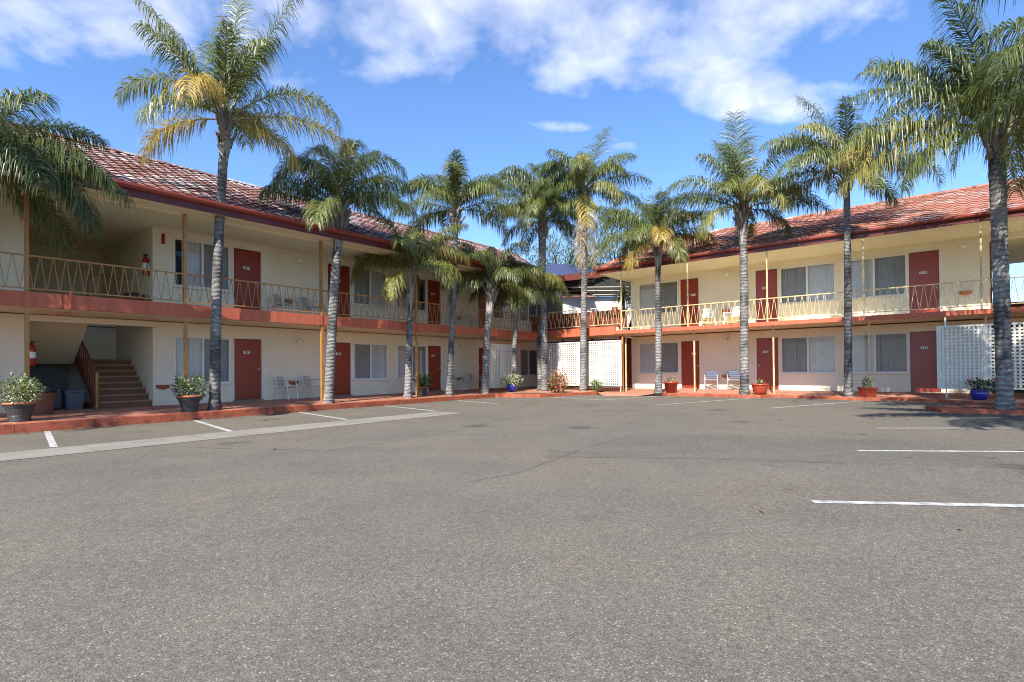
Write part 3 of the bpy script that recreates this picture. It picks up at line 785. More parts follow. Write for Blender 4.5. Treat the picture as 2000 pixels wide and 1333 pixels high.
# posts and railing
for s in (-1.7, 2.30, 5.48, 9.50, 13.51, 17.51, 21.45):
    post(BL, s, -2.06, .075, 2.60, .038, M_OCHRE); post(BL, s, -2.03, UPL - .01, Z2T, .038, M_OCHRE)
railing(BL, -4.6, 21.45, -2.05, 3.01, 3.76, (-1.7, 2.30, 5.48, 9.50, 13.51, 17.51), .232, M_OCHRE)
# staircase
n_st = 8; rz, tr = (1.535 - FLOOR) / n_st, .27
st = MB(); st.box(3.98, 4.06, .1, 2.3, FLOOR, FLOOR + .12)
ST = obj('staircase', st, BL, None, M_STAIRRED)
for i in range(n_st):
    b = MB(); b.box(4.07, 5.33, .10 + i * tr, .10 + (i + 1) * tr + .03, FLOOR + (0 if i == 0 else i * rz - .02), FLOOR + (i + 1) * rz - .001 * i)
    b.m = 1; b.box(4.07, 5.33, .06 + i * tr, .102 + i * tr, FLOOR + (i + 1) * rz - .04, FLOOR + (i + 1) * rz + .004)
    obj('step', b, ST, None, [M_STAIR, M_NOSE])
b = MB(); b.box(2.63, 5.33, .10 + n_st * tr + .031, 3.55, 1.40, 1.535); obj('landing', b, ST, None, M_STAIR)
b = MB(); z_a, z_b = 1.38, 2.80
b.add([(2.63, 2.26, z_a), (3.95, 2.26, z_a), (3.95, .05, z_b), (2.63, .05, z_b), (2.63, 2.26, z_a + .14), (3.95, 2.26, z_a + .14), (3.95, .05, z_b + .14), (2.63, .05, z_b + .14)],
      [(0, 1, 2, 3), (4, 7, 6, 5), (1, 5, 6, 2), (0, 3, 7, 4), (3, 2, 6, 7), (0, 4, 5, 1)])
obj('upper_flight_soffit', b, ST, None, M_SOFFIT)
b = MB(); b.add([(4.0, .06, FLOOR), (4.06, .06, FLOOR), (4.06, 2.3, 1.45), (4.0, 2.3, 1.45), (4.0, .06, FLOOR + .22), (4.06, .06, FLOOR + .22), (4.06, 2.3, 1.72), (4.0, 2.3, 1.72)],
             [(0, 1, 2, 3), (4, 7, 6, 5), (1, 5, 6, 2), (0, 3, 7, 4), (0, 4, 5, 1), (3, 2, 6, 7)])
obj('stringer', b, ST, None, M_STAIRRED)
b = MB(); b.tube([(4.03, .05, FLOOR), (4.03, .05, FLOOR + .98)], .035, 8); obj('newel_post', b, ST, None, M_OCHRE)
b = MB(); b.tube([(4.03, .05, FLOOR + .96), (4.03, 2.3, 2.42)], .028, 8); obj('stair_handrail', b, ST, None, M_STAIRRED)
for i in range(9):
    b = MB(); t_ = .25 + i * .235; zz = FLOOR + .2 + (t_ - .05) / 2.25 * 1.30; b.box(4.02, 4.04, t_ - .05, t_ + .05, zz, zz + .74); obj('stair_baluster', b, ST, None, M_STAIRRED)
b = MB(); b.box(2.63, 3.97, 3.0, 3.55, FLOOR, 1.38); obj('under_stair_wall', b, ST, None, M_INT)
# guard rail round the stair hole on the balcony
b = MB(); b.tube([(3.95, .62, 2.93), (3.95, .62, 3.70), (4.02, .62, 3.82), (4.15, .62, 3.86), (5.30, .62, 3.86)], .022, 8)
for s in (4.25, 4.6, 4.95): b.tube([(s, .62, 2.93), (s, .62, 3.86)], .010, 6)
b.tube([(3.95, .62, 3.1), (5.3, .62, 3.1)], .012, 6)
obj('stair_guard', b, BL, None, M_STAIRRED)
wall_light(BL, 2.74, 5.0)

# ------------------------------------------------------------------ right wing
BR = thing('motel_wing', 'two storey cream motel wing on the right with orange red tile roof', 'building', FR)
segR = [('brick', -12.0, -11.68), ('panel', -11.68, -8.60), ('brick', -8.60, -6.33), ('panel', -6.33, -3.27), ('brick', -3.27, -3.14), ('panel', -3.14, -.12), ('brick', -.12, 1.12), ('open', 1.12, 4.3), ('brick', 4.3, 9)]
winsR = [(-11.58, -9.60, True), (-5.30, -3.33, False), (-3.10, -1.10, True)]
doorsR = [(-9.50, -8.66, '11', True, -8.93), (-6.24, -5.40, '12', False, -5.90), (-1.05, -.20, '13', True, None)]
for lv, (za, zb, zw, zd0, zd1) in enumerate(((FLOOR - .2, 2.62, (.84, 2.31), FLOOR + .0, 2.31), (UPR - .02, 5.45, (3.66, 5.15), UPR + .03, 5.15))):
    BB = BR
    for kind, a, c in segR:
        if kind == 'open':
            wb = MB(); wb.box(a, c, 0.0, .2, zb - .2, zb); obj('lintel', wb, BB, None, M_CREAM); continue
        hs = [(w[0] + .01, w[1] - .01, zw[0] + .01, zw[1] - .01) for w in winsR if a <= w[0] and w[1] <= c] + [(d[0], d[1], zd0, zd1) for d in doorsR if a <= d[0] and d[1] <= c]
        if kind == 'brick':
            wb = MB(); br = MB(); wall_rects(wb, a, c, za, zb, .015, .2, hs); bricks(br, a, c, za, zb)
            o = obj('brick_wall', wb, BB, None, M_CREAM); obj('brick_courses', br, o, 'stuff', M_CREAM)
        else:
            pn = MB(); wall_rects(pn, a, c, za, zb, .004, .2, hs); PN = obj('wall_panel', pn, BB, None, M_CREAM2)
            for x in (a + .02, c - .02): bt = MB(); bt.box(x - .02, x + .02, -.010, .004, FLOOR if lv == 0 else UPR, zb); obj('cover_strip', bt, PN, None, M_CREAM2)
            for w in winsR:
                if a <= w[0] and w[1] <= c: bt = MB(); bt.box(w[0] - .02, w[1], -.008, .004, FLOOR + .10 if lv == 0 else UPR + .1, FLOOR + .115 if lv == 0 else UPR + .115); obj('cover_strip', bt, PN, None, M_CREAM2)
    for i, (a, c, dk) in enumerate(winsR):
        window(BR, a, c, zw[0], zw[1], dk, (.0, .0, -.0)[i], M_CURT, seed=40 + i * 5 + lv * 2 + (i == 2))
    for a, c, n, hr, pxx in doorsR:
        door(BR, a, c, zd0, zd1, ('1' if lv == 0 else '2') + n, hr, pxx)
        doorbell(BR, c + .17 if hr else a - .17, zd0 + 1.12)
wall_light(BR, -7.42, 5.14); wall_light(BR, -7.47, 2.26, True); wall_light(BR, .46, 5.17)
b = MB(); b.box(-12.0, 9, 7.3, 7.5, 0, 2.7); b.box(-12.0, 1.12, 7.3, 7.5, 2.7, 5.45); b.box(4.3, 9, 7.3, 7.5, 2.7, 5.45); b.box(-12.0, -11.8, .2, 7.3, 0, 5.45); b.box(.92, 1.12, .2, 7.3, 0, 5.45); b.box(4.3, 4.5, .2, 7.3, 0, 5.45); b.box(8.8, 9, .2, 7.3, 0, 5.45)
obj('shell_wall', b, BR, None, M_CREAM)
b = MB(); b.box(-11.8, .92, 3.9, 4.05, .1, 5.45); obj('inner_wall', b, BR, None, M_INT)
b = MB(); b.box(1.12, 1.17, -.004, .25, UPR, 5.2); obj('passage_jamb', b, BR, None, M_TIMBER)
b = MB(); b.box(1.17, 4.3, 7.0, 7.06, UPR, 3.75); obj('passage_parapet', b, BR, None, M_TIMBER)
b = MB(); b.box(-12.0, 9, -2.36, 7.3, 2.665, UPR - .012); obj('balcony_slab', b, BR, None, M_SOFFIT)
b = MB(); b.box(-11.55, 9, -2.48, -2.36, 2.64, UPR); obj('slab_edge', b, BR, None, M_BAND)
b = MB(); b.box(-12.0, 9, .2, 7.3, .02, FLOOR - .01); obj('ground_floor_slab', b, BR, None, M_CONC)
b = MB(); b.box(-12.45, 9, -2.42, 7.5, 5.45, 5.47); b.box(-12.0, 9, -.03, 0.0, 5.38, 5.45); obj('eave_soffit', b, BR, None, M_SOFFIT)
b = MB(); b.box(-12.45, 9, -2.46, -2.42, 5.44, 5.63); b.box(-12.49, -12.45, -2.46, 7.5, 5.44, 5.63); obj('fascia', b, BR, None, M_FASCIA)
b = MB()
gp_ = [(-2.465, 5.60), (-2.55, 5.60), (-2.58, 5.64), (-2.58, 5.70), (-2.565, 5.70), (-2.565, 5.65), (-2.465, 5.65)]
b.add([(-12.6, y, z) for y, z in gp_] + [(9, y, z) for y, z in gp_], [(i, i + 7, (i + 1) % 7 + 7, (i + 1) % 7) for i in range(7)] + [(6, 5, 4, 3, 2, 1, 0)])
obj('gutter', b, BR, None, M_GUTTER)
T, RLn = roof_frame(-2.52, 5.655, 2.5, 7.72)
b = MB(); b.add([(-12.55, -2.52, 5.64), (9, -2.52, 5.64), (9, 2.5, 7.70), (-10.9, 2.5, 7.70), (9, 7.55, 5.64), (-12.55, 7.55, 5.64)], [(0, 1, 2, 3), (3, 2, 4, 5), (0, 3, 5), (1, 4, 2)])
RfR = obj('roof', b, BR, None, M_TILE_R)
tiled_plane(RfR, T, None, 15, .362, -12.5, 9, M_TILE_R, Vector((2.0, -8.0, 6.0)), 300, lambda s, u: s > -12.45 + u / RLn * 1.6, M_LIP_R)
ridge_caps(RfR, (-10.9, 2.5, 7.72), (8.8, 2.5, 7.72), M_TILE_R)
ridge_caps(RfR, (-12.5, -2.45, 5.69), (-10.95, 2.45, 7.72), M_TILE_R)
for s in (-11.27, -8.24, -5.21, -2.18, .81, 3.9):
    post(BR, s, -2.40, UPR - .002, 5.45, .024, M_OCHRE2)
    post(BR, s + (.10 if s > -11 else 0), -2.0, .075, 2.64, .026, M_OCHRE2)
railing(BR, -11.27, 9, -2.40, 2.90, 3.68, (-8.24, -5.21, -2.18, .81, 3.9), .233, M_OCHRE2)

# ------------------------------------------------------------------ link balcony in the corner
LK = thing('link_balcony', 'raised timber lined walkway joining the two motel wings in the corner', 'walkway', FR)
b = MB(); b.box(-15.75, -11.56, -2.48, -2.36, 2.625, 3.0); obj('slab_edge', b, LK, None, M_BAND)
b = MB(); b.box(-15.75, -12.01, -2.36, .3, 2.64, 2.97); b.box(-12.01, -11.5, -2.362, -2.2, 2.80, 2.97); obj('deck', b, LK, None, M_SOFFIT)
railing(LK, -15.70, -11.33, -2.40, 3.10, 3.90, (-11.85,), .245, M_OCHRE2, 'link_railing')
for i in range(8):
    b = MB(); z = 2.99 + i * .125; b.box(-17.8, -12.02, -.45 + random.uniform(0, .008), -.41, z, z + .119); obj('timber_board', b, LK, None, M_TIMBER)
for i in range(3):
    b = MB(); z = 3.62 + i * .125; b.box(-12.3, -11.99, -1.4, -1.36, z, z + .119); obj('timber_board', b, LK, None, M_TIMBER)
for s in (-15.8, -14.0, -12.3):
    b = MB(); b.box(s - .05, s + .05, -.40, -.30, FLOOR, 3.98); obj('timber_post', b, LK, None, M_TIMBER)
b = MB(); b.box(-12.18, -12.08, -.9, -.8, FLOOR, 2.64); obj('timber_post', b, LK, None, M_TIMBER)
b = MB(); b.box(-11.30, -11.24, -2.34, -2.28, .06, 2.64); obj('timber_post', b, LK, None, M_OCHRE)
b = MB(); b.box(-17.9, -12.02, .32, .45, 0, 2.62); obj('light_block_wall', b, LK, None, M_TIMBER)  # added wall: blocks sky light to darken the space under the link

# ------------------------------------------------------------------ lattice screens
def lattice(F, s0, s1, t, z0, z1, panels, label, pitch=.102, slat=.053, rotm=None, legs=None):
    L = thing('lattice_screen', label, 'lattice screen', F, (s0, t, 0), 0, 'white lattice screens')
    w = s1 - s0; fw = .055
    b = MB()
    b.box(0, w, -.02, .03, z1 - fw, z1); b.box(0, w, -.02, .03, z0, z0 + fw)
    xs = [w * i / panels for i in range(panels + 1)]
    for x in xs:
        a = min(max(x - fw / 2, 0), w - fw); b.box(a, a + fw, -.022, .032, z0 + fw, z1 - fw)
    obj('screen_frame', b, L, None, M_LATT)
    for x in (legs or (.08, w - .08)):
        b = MB(); b.box(x - .02, x + .02, .032, .072, .06, z1 - .02 if legs is None else z1 + .26); obj('screen_leg', b, L, None, M_LATT)
    hm = {}
    for p in range(panels):
        a, c = xs[p] + fw * .5, xs[p + 1] - fw * .5
        if p == 0: a = fw
        if p == panels - 1: c = w - fw
        nv = max(2, round((c - a) / pitch)); st_ = (c - a) / nv
        vm = MB(); vm.box(-slat / 2, slat / 2, -.008, -.001, 0, z1 - z0 - 2 * fw); vm = vm.mesh('vertical_slat', M_LATT)
        for i in range(nv + 1):
            x = a + i * st_
            x = min(max(x, a + slat / 2), c - slat / 2)
            obj('vertical_slat', vm, L, loc=(x, 0, z0 + fw))
        nh = round((z1 - z0 - 2 * fw) / pitch); sh = (z1 - z0 - 2 * fw) / nh
        k = round(c - a, 3)
        if k not in hm:
            h_ = MB(); h_.box(0, c - a, 0, .007, -slat / 2, slat / 2); hm[k] = h_.mesh('horizontal_slat', M_LATT)
        for i in range(1, nh):
            obj('horizontal_slat', hm[k], L, loc=(a, 0, z0 + fw + i * sh))
    return L
lattice(FL, 17.60, 19.66, -2.02, .28, 2.26, 2, 'white lattice screen between two palms on the left wing walkway', legs=(.04, 2.0))
lattice(FR, -15.65, -11.20, -2.56, .30, 2.36, 4, 'long white lattice screen under the corner link balcony')
lattice(FR, -.27, 4.2, -2.62, .37, 2.32, 4, 'white lattice screen behind the large palm beside the last brown door', legs=(.22, 1.66, 3.9))

# ------------------------------------------------------------------ palms
Z = Vector((0, 0, 1))
def frond_mesh(az, e0, e1, L, tint, rr, droop=1.0, n=130, lw=.023, ll=.85, curl=0.0, pet=.12, bend=1.75):
    """one feather leaf: rachis from elevation e0 to e1, hanging leaflets on both sides"""
    b = MB(); b.a = []
    K = 14; pts = [Vector((0, 0, 0))]; tans = []
    for i in range(K):
        f = (i + .5) / K; e = e0 + (e1 - e0) * f ** bend; a = az + curl * f
        d = Vector((cos(a) * cos(e), sin(a) * cos(e), sin(e)))
        tans.append(d); pts.append(pts[-1] + d * (L / K))
    nv0 = len(b.v)
    b.tube(pts, [.030 - .026 * (i / K) ** .6 for i in range(K + 1)], 5, True)
    b.a += [min(1, tint + .18)] * (len(b.v) - nv0)
    down = Vector((0, 0, -1))
    for i in range(n):
        f = pet + (1 - pet) * (i + rr.random() * .8) / n
        x = f * K; k = min(int(x), K - 1); p = pts[k].lerp(pts[k + 1], x - k); T_ = tans[k]
        side = T_.cross(Z)
        if side.length < .15: side = Vector((-sin(az), cos(az), 0))
        side.normalize(); up = side.cross(T_).normalized()
        if up.z < 0 and abs(T_.z) < .7: up = -up
        prof = (.45 + .55 * min(1, (f - pet) / .16)) * (1 - .62 * max(0, (f - .62) / .38) ** 1.3)
        for sg in (-1, 1):
            l = ll * prof * rr.uniform(.75, 1.15)
            ang = radians(rr.uniform(38, 66)); pl = rr.uniform(-.45, .55)
            d0 = (T_ * cos(ang) + side * sg * sin(ang) + up * pl).normalized()
            g_ = droop * rr.uniform(.55, 1.25)
            d1 = (d0 * .62 + down * g_ * .85).normalized(); d2 = (d1 * .5 + down * g_ * 1.0).normalized()
            q = [p, p + d0 * l * .33]; q.append(q[1] + d1 * l * .34); q.append(q[2] + d2 * l * .33)
            wv = d0.cross(up + Vector((rr.uniform(-.4, .4), rr.uniform(-.4, .4), rr.uniform(-.4, .4))))
            if wv.length < .05: wv = side.copy()
            wv.normalize(); w = lw * (.6 + .4 * prof) * .5
            v0 = len(b.v)
            b.v += [tuple(q[0] - wv * w * .6), tuple(q[0] + wv * w * .6), tuple(q[1] - wv * w), tuple(q[1] + wv * w), tuple(q[2] - wv * w * .8), tuple(q[2] + wv * w * .8), tuple(q[3])]
            b.f += [(v0, v0 + 1, v0 + 3, v0 + 2), (v0 + 2, v0 + 3, v0 + 5, v0 + 4), (v0 + 4, v0 + 5, v0 + 6)]; b.mi += [0, 0, 0]
            tn = tint + rr.uniform(-.10, .12)
            tip = tn + rr.uniform(0, .22) * (1 if rr.random() < .5 else .3)
            b.a += [max(0, min(1, q_)) for q_ in (tn, tn, tn, tn, tn + (tip - tn) * .5, tn + (tip - tn) * .5, tip)]
    return b
D2 = pi / 180
def palm(F, s, t, zb, top, H, r0, r1, label, fronds, nrand=14, L=2.8, tint=.2, seed=1, boots=6, crown_gap=0, view_az=None, droop=1.0, flare=1.35, spread=(84, 0), bend=1.7, skirt=0, n=130, ll=.85):
    """top = horizontal lean of the crown (world x, y); fronds are given with azimuth 0 = picture right, 90 = away"""
    rr = random.Random(seed)
    base = F @ Vector((s, t, zb))
    P = thing('palm_tree', label, 'palm tree', Matrix.Translation(base), group='tall palms round the car park')
    b = MB(); K = 46; pts = []; rad = []
    ph1, ph2 = rr.uniform(0, 6), rr.uniform(0, 6)
    for i in range(K + 1):
        f = i / K
        wob = .035 * sin(f * 5 + ph1); wob2 = .035 * sin(f * 4 + ph2)
        pts.append(Vector((top[0] * f ** 1.2 + wob * f, top[1] * f ** 1.2 + wob2 * f, H * f - .08 * (i == 0))))
        r = r0 + (r1 - r0) * min(1, f / .8)
        r *= 1 + (flare - 1) * math.exp(-f * H / .22)
        rad.append(r * (1 + (.035 if i % 2 else -.015) + rr.uniform(-.02, .02)))
    b.tube(pts, rad, 12)
    for i in range(len(b.v)):
        x, y, z = b.v[i]; k = i // 12; j = 1 + rr.uniform(-.03, .03)
        c = pts[min(k, K)]; b.v[i] = (c.x + (x - c.x) * j, c.y + (y - c.y) * j, z)
    obj('trunk', b, P, None, M_TRUNK, True)
    tp = pts[-1]
    # fibrous leaf bases round the head of the trunk
    b = MB()
    hp = .75
    b.tube([tp + Vector((0, 0, -.10)), tp + Vector((0, 0, .25)), tp + Vector((0, 0, hp))], [r1 * 1.05, r1 * 1.25, r1 * .45], 10)
    for k in range(boots * 2):
        a = k * 2.4 + rr.uniform(-.3, .3); z0 = rr.uniform(-.45, .25); l = rr.uniform(.35, .75); o_ = Vector((cos(a), sin(a), 0))
        q0 = tp + o_ * r1 * .95 + Z * z0; q1 = q0 + o_ * l * .16 + Z * l * .55; q2 = q1 + o_ * l * .28 + Z * l * .35
        b.tube([q0, q1, q2], [.075, .055, .022], 6)
    obj('leaf_base', b, P, None, M_BOOT, True)
    if skirt:
        b = MB()
        for k in range(34):
            a = k * 2.4 + rr.uniform(-.2, .2); zt = rr.uniform(-.55, .15); l = skirt * rr.uniform(.35, 1.0); o_ = Vector((cos(a), sin(a), 0)); sd_ = Vector((-sin(a), cos(a), 0))
            w_ = rr.uniform(.016, .04)
            def at_h(dz, out):
                f = max(0, min(1, (tp.z + dz) / H)); i_ = min(K - 1, int(f * K)); c_ = pts[i_].lerp(pts[i_ + 1], f * K - i_)
                return Vector((c_.x, c_.y, tp.z + dz)) + o_ * (rad[i_] + out)
            q = [at_h(zt, .05), at_h(zt - l * .45, .015), at_h(zt - l, .004)]
            v0 = len(b.v)
            for i_, (p_, ww) in enumerate(zip(q, (w_ * 1.5, w_, w_ * .3))): b.v += [tuple(p_ - sd_ * ww), tuple(p_ + sd_ * ww)]
            b.f += [(v0, v0 + 1, v0 + 3, v0 + 2), (v0 + 2, v0 + 3, v0 + 5, v0 + 4)]; b.mi += [0, 0]
        obj('fibre_skirt', b, P, 'stuff', M_FIBRE)
    k = 0
    def add(az, e0, e1, l, tn, dr=droop, z=0.35, nn=n, lll=ll, cu=0):
        bm_ = frond_mesh(az, e0, e1, l, tn, rr, dr, nn, ll=lll, curl=cu, bend=bend)
        f_ = obj('frond', bm_, P, None, M_FROND)
        f_.location = tp + Vector((cos(az) * r1 * .6, sin(az) * r1 * .6, z))
    for fr in fronds:
        az, e0, e1, l, tn = fr[:5]
        add(az * D2, e0 * D2, e1 * D2, l, tn, *(fr[5:]))
    for k in range(nrand):
        f = (k + .5) / nrand
        az = k * 2.39996 + seed; e0 = spread[0] + (spread[1] - spread[0]) * f ** .9 + rr.uniform(-8, 8)
        e1 = e0 - rr.uniform(85, 150) * (.55 + .45 * f)
        e1 = max(e1, -86)
        l = L * rr.uniform(.85, 1.12) * (.88 + .2 * sin(f * pi)); tn = tint + .16 * f ** 2 + rr.uniform(-.08, .08)
        add(az, e0 * D2, e1 * D2, l, tn, droop * rr.uniform(.85, 1.2), .35 + .28 * (1 - f))
    return P

palm(FL, 1.20, -2.42, .06, (0, 0), 5.0, 0.15, 0.13, 'palm at the far left whose dark fronds hang over the balcony',
     [(0, 14, -84, 3.4, .06), (5, 30, -62, 3.3, .22), (340, 26, -75, 3.0, .12), (352, 62, -10, 2.5, .24), (14, 22, -55, 3.2, .16)], 10, 2.5, .14, 11, spread=(64, -10), bend=1.3, n=150, ll=.9)
palm(FL, 6.05, -2.45, .06, (.20, .1), 7.65, 0.135, 0.115, 'tallest palm in front of door 106 with yellowing ragged fronds',
     [(180, 66, 36, 4.3, .42, .9), (190, 52, -70, 3.2, .42), (196, -5, -88, 2.5, .66, .9), (80, 86, 70, 4.4, .22, .5), (15, 68, 58, 4.4, .26, .6), (130, 72, 40, 3.4, .24, .6), (50, 74, 45, 3.3, .24, .6),
      (4, 38, -78, 3.7, .44), (8, 10, -52, 3.7, .55), (276, 34, -89, 2.4, .72, .8), (300, 62, 0, 2.6, .3), (240, 55, 5, 2.6, .32), (95, 40, -30, 3, .3), (20, -5, -75, 2.2, .55)], 3, 3.0, .28, 12, skirt=.6, boots=6, n=140, ll=.9)
palm(FL, 9.50, -2.44, .06, (.36, .1), 5.95, 0.15, 0.14, 'dark green palm with fountain crown in front of the roof near door 107',
     [(178, 86, -86, 3.5, .12), (200, 72, -86, 2.8, .30), (176, 34, -20, 2.8, .22), (2, 84, -80, 3.4, .14), (8, 62, -86, 3.1, .18), (90, 86, 40, 2.9, .14), (262, 82, -60, 2.8, .32), (40, 72, -70, 2.9, .2), (140, 72, -70, 2.9, .2), (345, 34, -75, 2.5, .22)], 8, 2.6, .18, 13, skirt=.9, boots=12, n=140, ll=.9)
palm(FL, 12.76, -2.42, .06, (.15, .05), 4.35, 0.135, 0.11, 'short pale green palm in front of window 108',
     [(180, 58, -60, 2.5, .40), (192, 40, -76, 2.4, .40), (0, 52, -66, 2.6, .44), (350, 28, -82, 2.2, .42), (255, -5, -88, 2.2, .5), (90, 82, 30, 2.2, .34), (270, 66, -45, 2.1, .46), (20, 66, 5, 2.2, .4)], 9, 2.3, .34, 14, skirt=1.0, boots=5, ll=.75)
palm(FL, 14.90, -2.40, .06, (.36, .15), 7.1, 0.13, 0.09, 'slender leaning palm left of door 108 reaching above the roof',
     [(178, 62, -55, 2.8, .22), (90, 82, 30, 2.8, .38), (270, 78, -40, 2.6, .40), (0, 58, -62, 3.0, .24), (6, 26, -68, 2.9, .36), (186, 22, -60, 2.9, .28), (172, 2, -70, 2.5, .24), (130, 60, 0, 2.4, .24), (40, 60, -10, 2.4, .26), (185, 78, -70, 2.8, .22), (355, 76, -72, 2.8, .26)], 9, 2.5, .24, 15, skirt=.5, boots=5)
palm(FL, 16.95, -2.44, .06, (.30, .1), 4.35, 0.165, 0.13, 'palm with shaggy leaf bases left of the white lattice screen',
     [(180, 40, -80, 2.5, .44), (176, 62, -60, 2.5, .36), (0, 48, -72, 2.4, .36), (255, 80, -40, 2.2, .34), (90, 82, 30, 2.2, .24), (20, 15, -80, 2.0, .3)], 10, 2.3, .22, 16, skirt=1.7, boots=14, ll=.75)
palm(FL, 18.95, -2.45, .06, (.12, .05), 4.15, 0.12, 0.1, 'small dark palm right of the first lattice screen',
     [(0, 42, -76, 2.8, .40), (340, 50, -72, 2.7, .44), (180, 30, -70, 2.4, .2), (300, 20, -80, 2.0, .14), (90, 75, 10, 2.1, .18)], 9, 2.2, .18, 17, skirt=1.0, boots=6)
palm(FR, -14.35, -4.05, .06, (.02, .1), 7.5, 0.15, 0.14, 'stout palm at the inner corner with a full dark crown',
     [(185, 60, -62, 3.2, .34), (178, 40, -72, 3.2, .38), (150, 78, 20, 3.0, .12), (60, 80, 20, 2.8, .12), (270, 74, -45, 2.8, .28), (0, 30, -72, 2.8, .14), (5, 55, -50, 2.9, .2), (255, 40, -80, 2.6, .36), (200, 80, -40, 3.0, .2), (330, 80, -40, 2.8, .2)], 13, 2.7, .14, 18, boots=7)
palm(FR, -14.95, -3.55, .06, (.10, .3), 8.7, 0.14, 0.11, 'palm standing close behind the stout corner palm', [(178, 62, -40, 3.2, .14), (110, 80, 30, 2.8, .16), (200, 78, -50, 2.9, .2), (0, 76, -60, 2.8, .16)], 11, 2.6, .16, 19, boots=5)
palm(FR, -12.90, -3.05, .06, (.18, .1), 8.85, 0.15, 0.13, 'tall palm before the corner lattice with a yellow dead frond along its trunk',
     [(48, 70, 44, 4.2, .16, .3, .35, 120, 1.0), (8, 34, -30, 3.4, .26), (0, 4, -35, 2.6, .12), (170, 58, -20, 2.8, .22), (268, -35, -89, 2.5, .64, .5, .3, 70), (252, -60, -89, 3.4, .95, .9, -.2, 55, .6), (288, -65, -89, 3.3, .98, .9, -.2, 50, .6), (262, 68, -55, 2.4, .56, .9), (90, 80, 40, 2.6, .2), (185, 22, -55, 2.6, .3), (180, 74, -70, 2.8, .24), (5, 72, -72, 2.8, .24), (330, 60, -70, 2.5, .3)], 9, 2.6, .24, 20, boots=5)
palm(FR, -9.36, -2.86, .06, (.10, .05), 6.0, 0.14, 0.11, 'palm beside the red round pot by door 111 with orange old fronds',
     [(178, 60, -42, 3.0, .26), (184, 24, -72, 2.8, .30), (0, 34, -62, 2.7, .46), (8, 52, -10, 2.8, .18), (260, 30, -85, 1.9, .74, .8), (200, -15, -86, 2.0, .66), (90, 78, 20, 2.5, .2), (176, 48, 0, 3.0, .18), (300, 60, -50, 2.2, .44)], 10, 2.5, .24, 21, skirt=.6, boots=6)
palm(FR, -5.94, -2.84, .06, (.08, .1), 6.7, 0.155, 0.14, 'palm with a flared shaggy neck between doors 111 and 112',
     [(88, 86, 74, 4.0, .16, .25, .35, 120, 1.05), (180, 50, -55, 3.4, .30), (176, 22, -30, 3.2, .12), (2, 40, -58, 3.3, .16), (0, 18, -35, 3.4, .12), (268, 44, -80, 2.6, .48), (310, 45, -70, 2.4, .36), (230, 48, -70, 2.4, .38), (60, 80, 50, 3.3, .28, .5), (120, 80, 50, 3.3, .24, .5), (340, -12, -80, 2.0, .3)], 9, 2.8, .22, 22, skirt=.7, boots=15)
palm(FR, -2.61, -2.86, .06, (.14, .1), 7.25, 0.125, 0.1, 'slender white trunked palm in front of window 113',
     [(122, 78, 40, 3.8, .2, .5, .35, 120, .95), (178, 52, -40, 3.3, .36), (184, 32, -72, 2.9, .34), (250, 30, -84, 2.2, .70, .9), (0, 52, -5, 3.3, .30), (8, 26, -40, 2.9, .26), (200, 62, -30, 2.8, .5), (40, 70, 20, 2.9, .26), (176, 8, -40, 2.8, .14), (350, -15, -75, 1.9, .14)], 9, 2.8, .24, 23, boots=6)
palm(FR, 1.02, -6.95, .04, (-.06, .05), 6.2, 0.15, 0.155, 'large dark trunked palm in the jutting kerbed bed on the right',
     [(178, 16, -58, 4.2, .40), (184, 34, -30, 3.8, .24), (174, 2, -62, 3.9, .44), (180, 52, -20, 3.6, .3), (150, 60, 20, 3.4, .28, .6), (110, 78, 40, 3.4, .26, .6), (60, 66, 25, 3.6, .34, .6), (264, 30, -88, 3.0, .62, .8), (285, 0, -88, 2.3, .64, .8), (0, 30, -30, 3.2, .2), (20, 55, 10, 3.4, .2), (200, 58, -5, 3.0, .22), (230, 50, -40, 2.8, .2), (320, 50, -30, 2.8, .2)], 8, 3.2, .18, 24, boots=7, n=150, ll=.9)
palm(FR, 4.6, -6.9, .04, (.1, 0), 5.6, 0.15, 0.13, 'palm just outside the right edge that shades the kerb', [], 20, 3.0, .2, 25)
palm(FR, 2.9, -10.4, -.06, (0, 0), 5.6, .15, .13, 'low palm outside the right edge nearest the viewer', [], 24, 3.1, .2, 26)
palm(FR, 3.0, -14.8, -.06, (0, 0), 5.6, .15, .13, 'palm outside the right edge standing beside the white bay lines', [], 20, 3.0, .2, 28)
palm(FL, -2.3, -2.45, .06, (0, 0), 5.6, 0.15, 0.13, 'palm outside the left edge beyond the first balcony post', [], 14, 3.1, .18, 27)

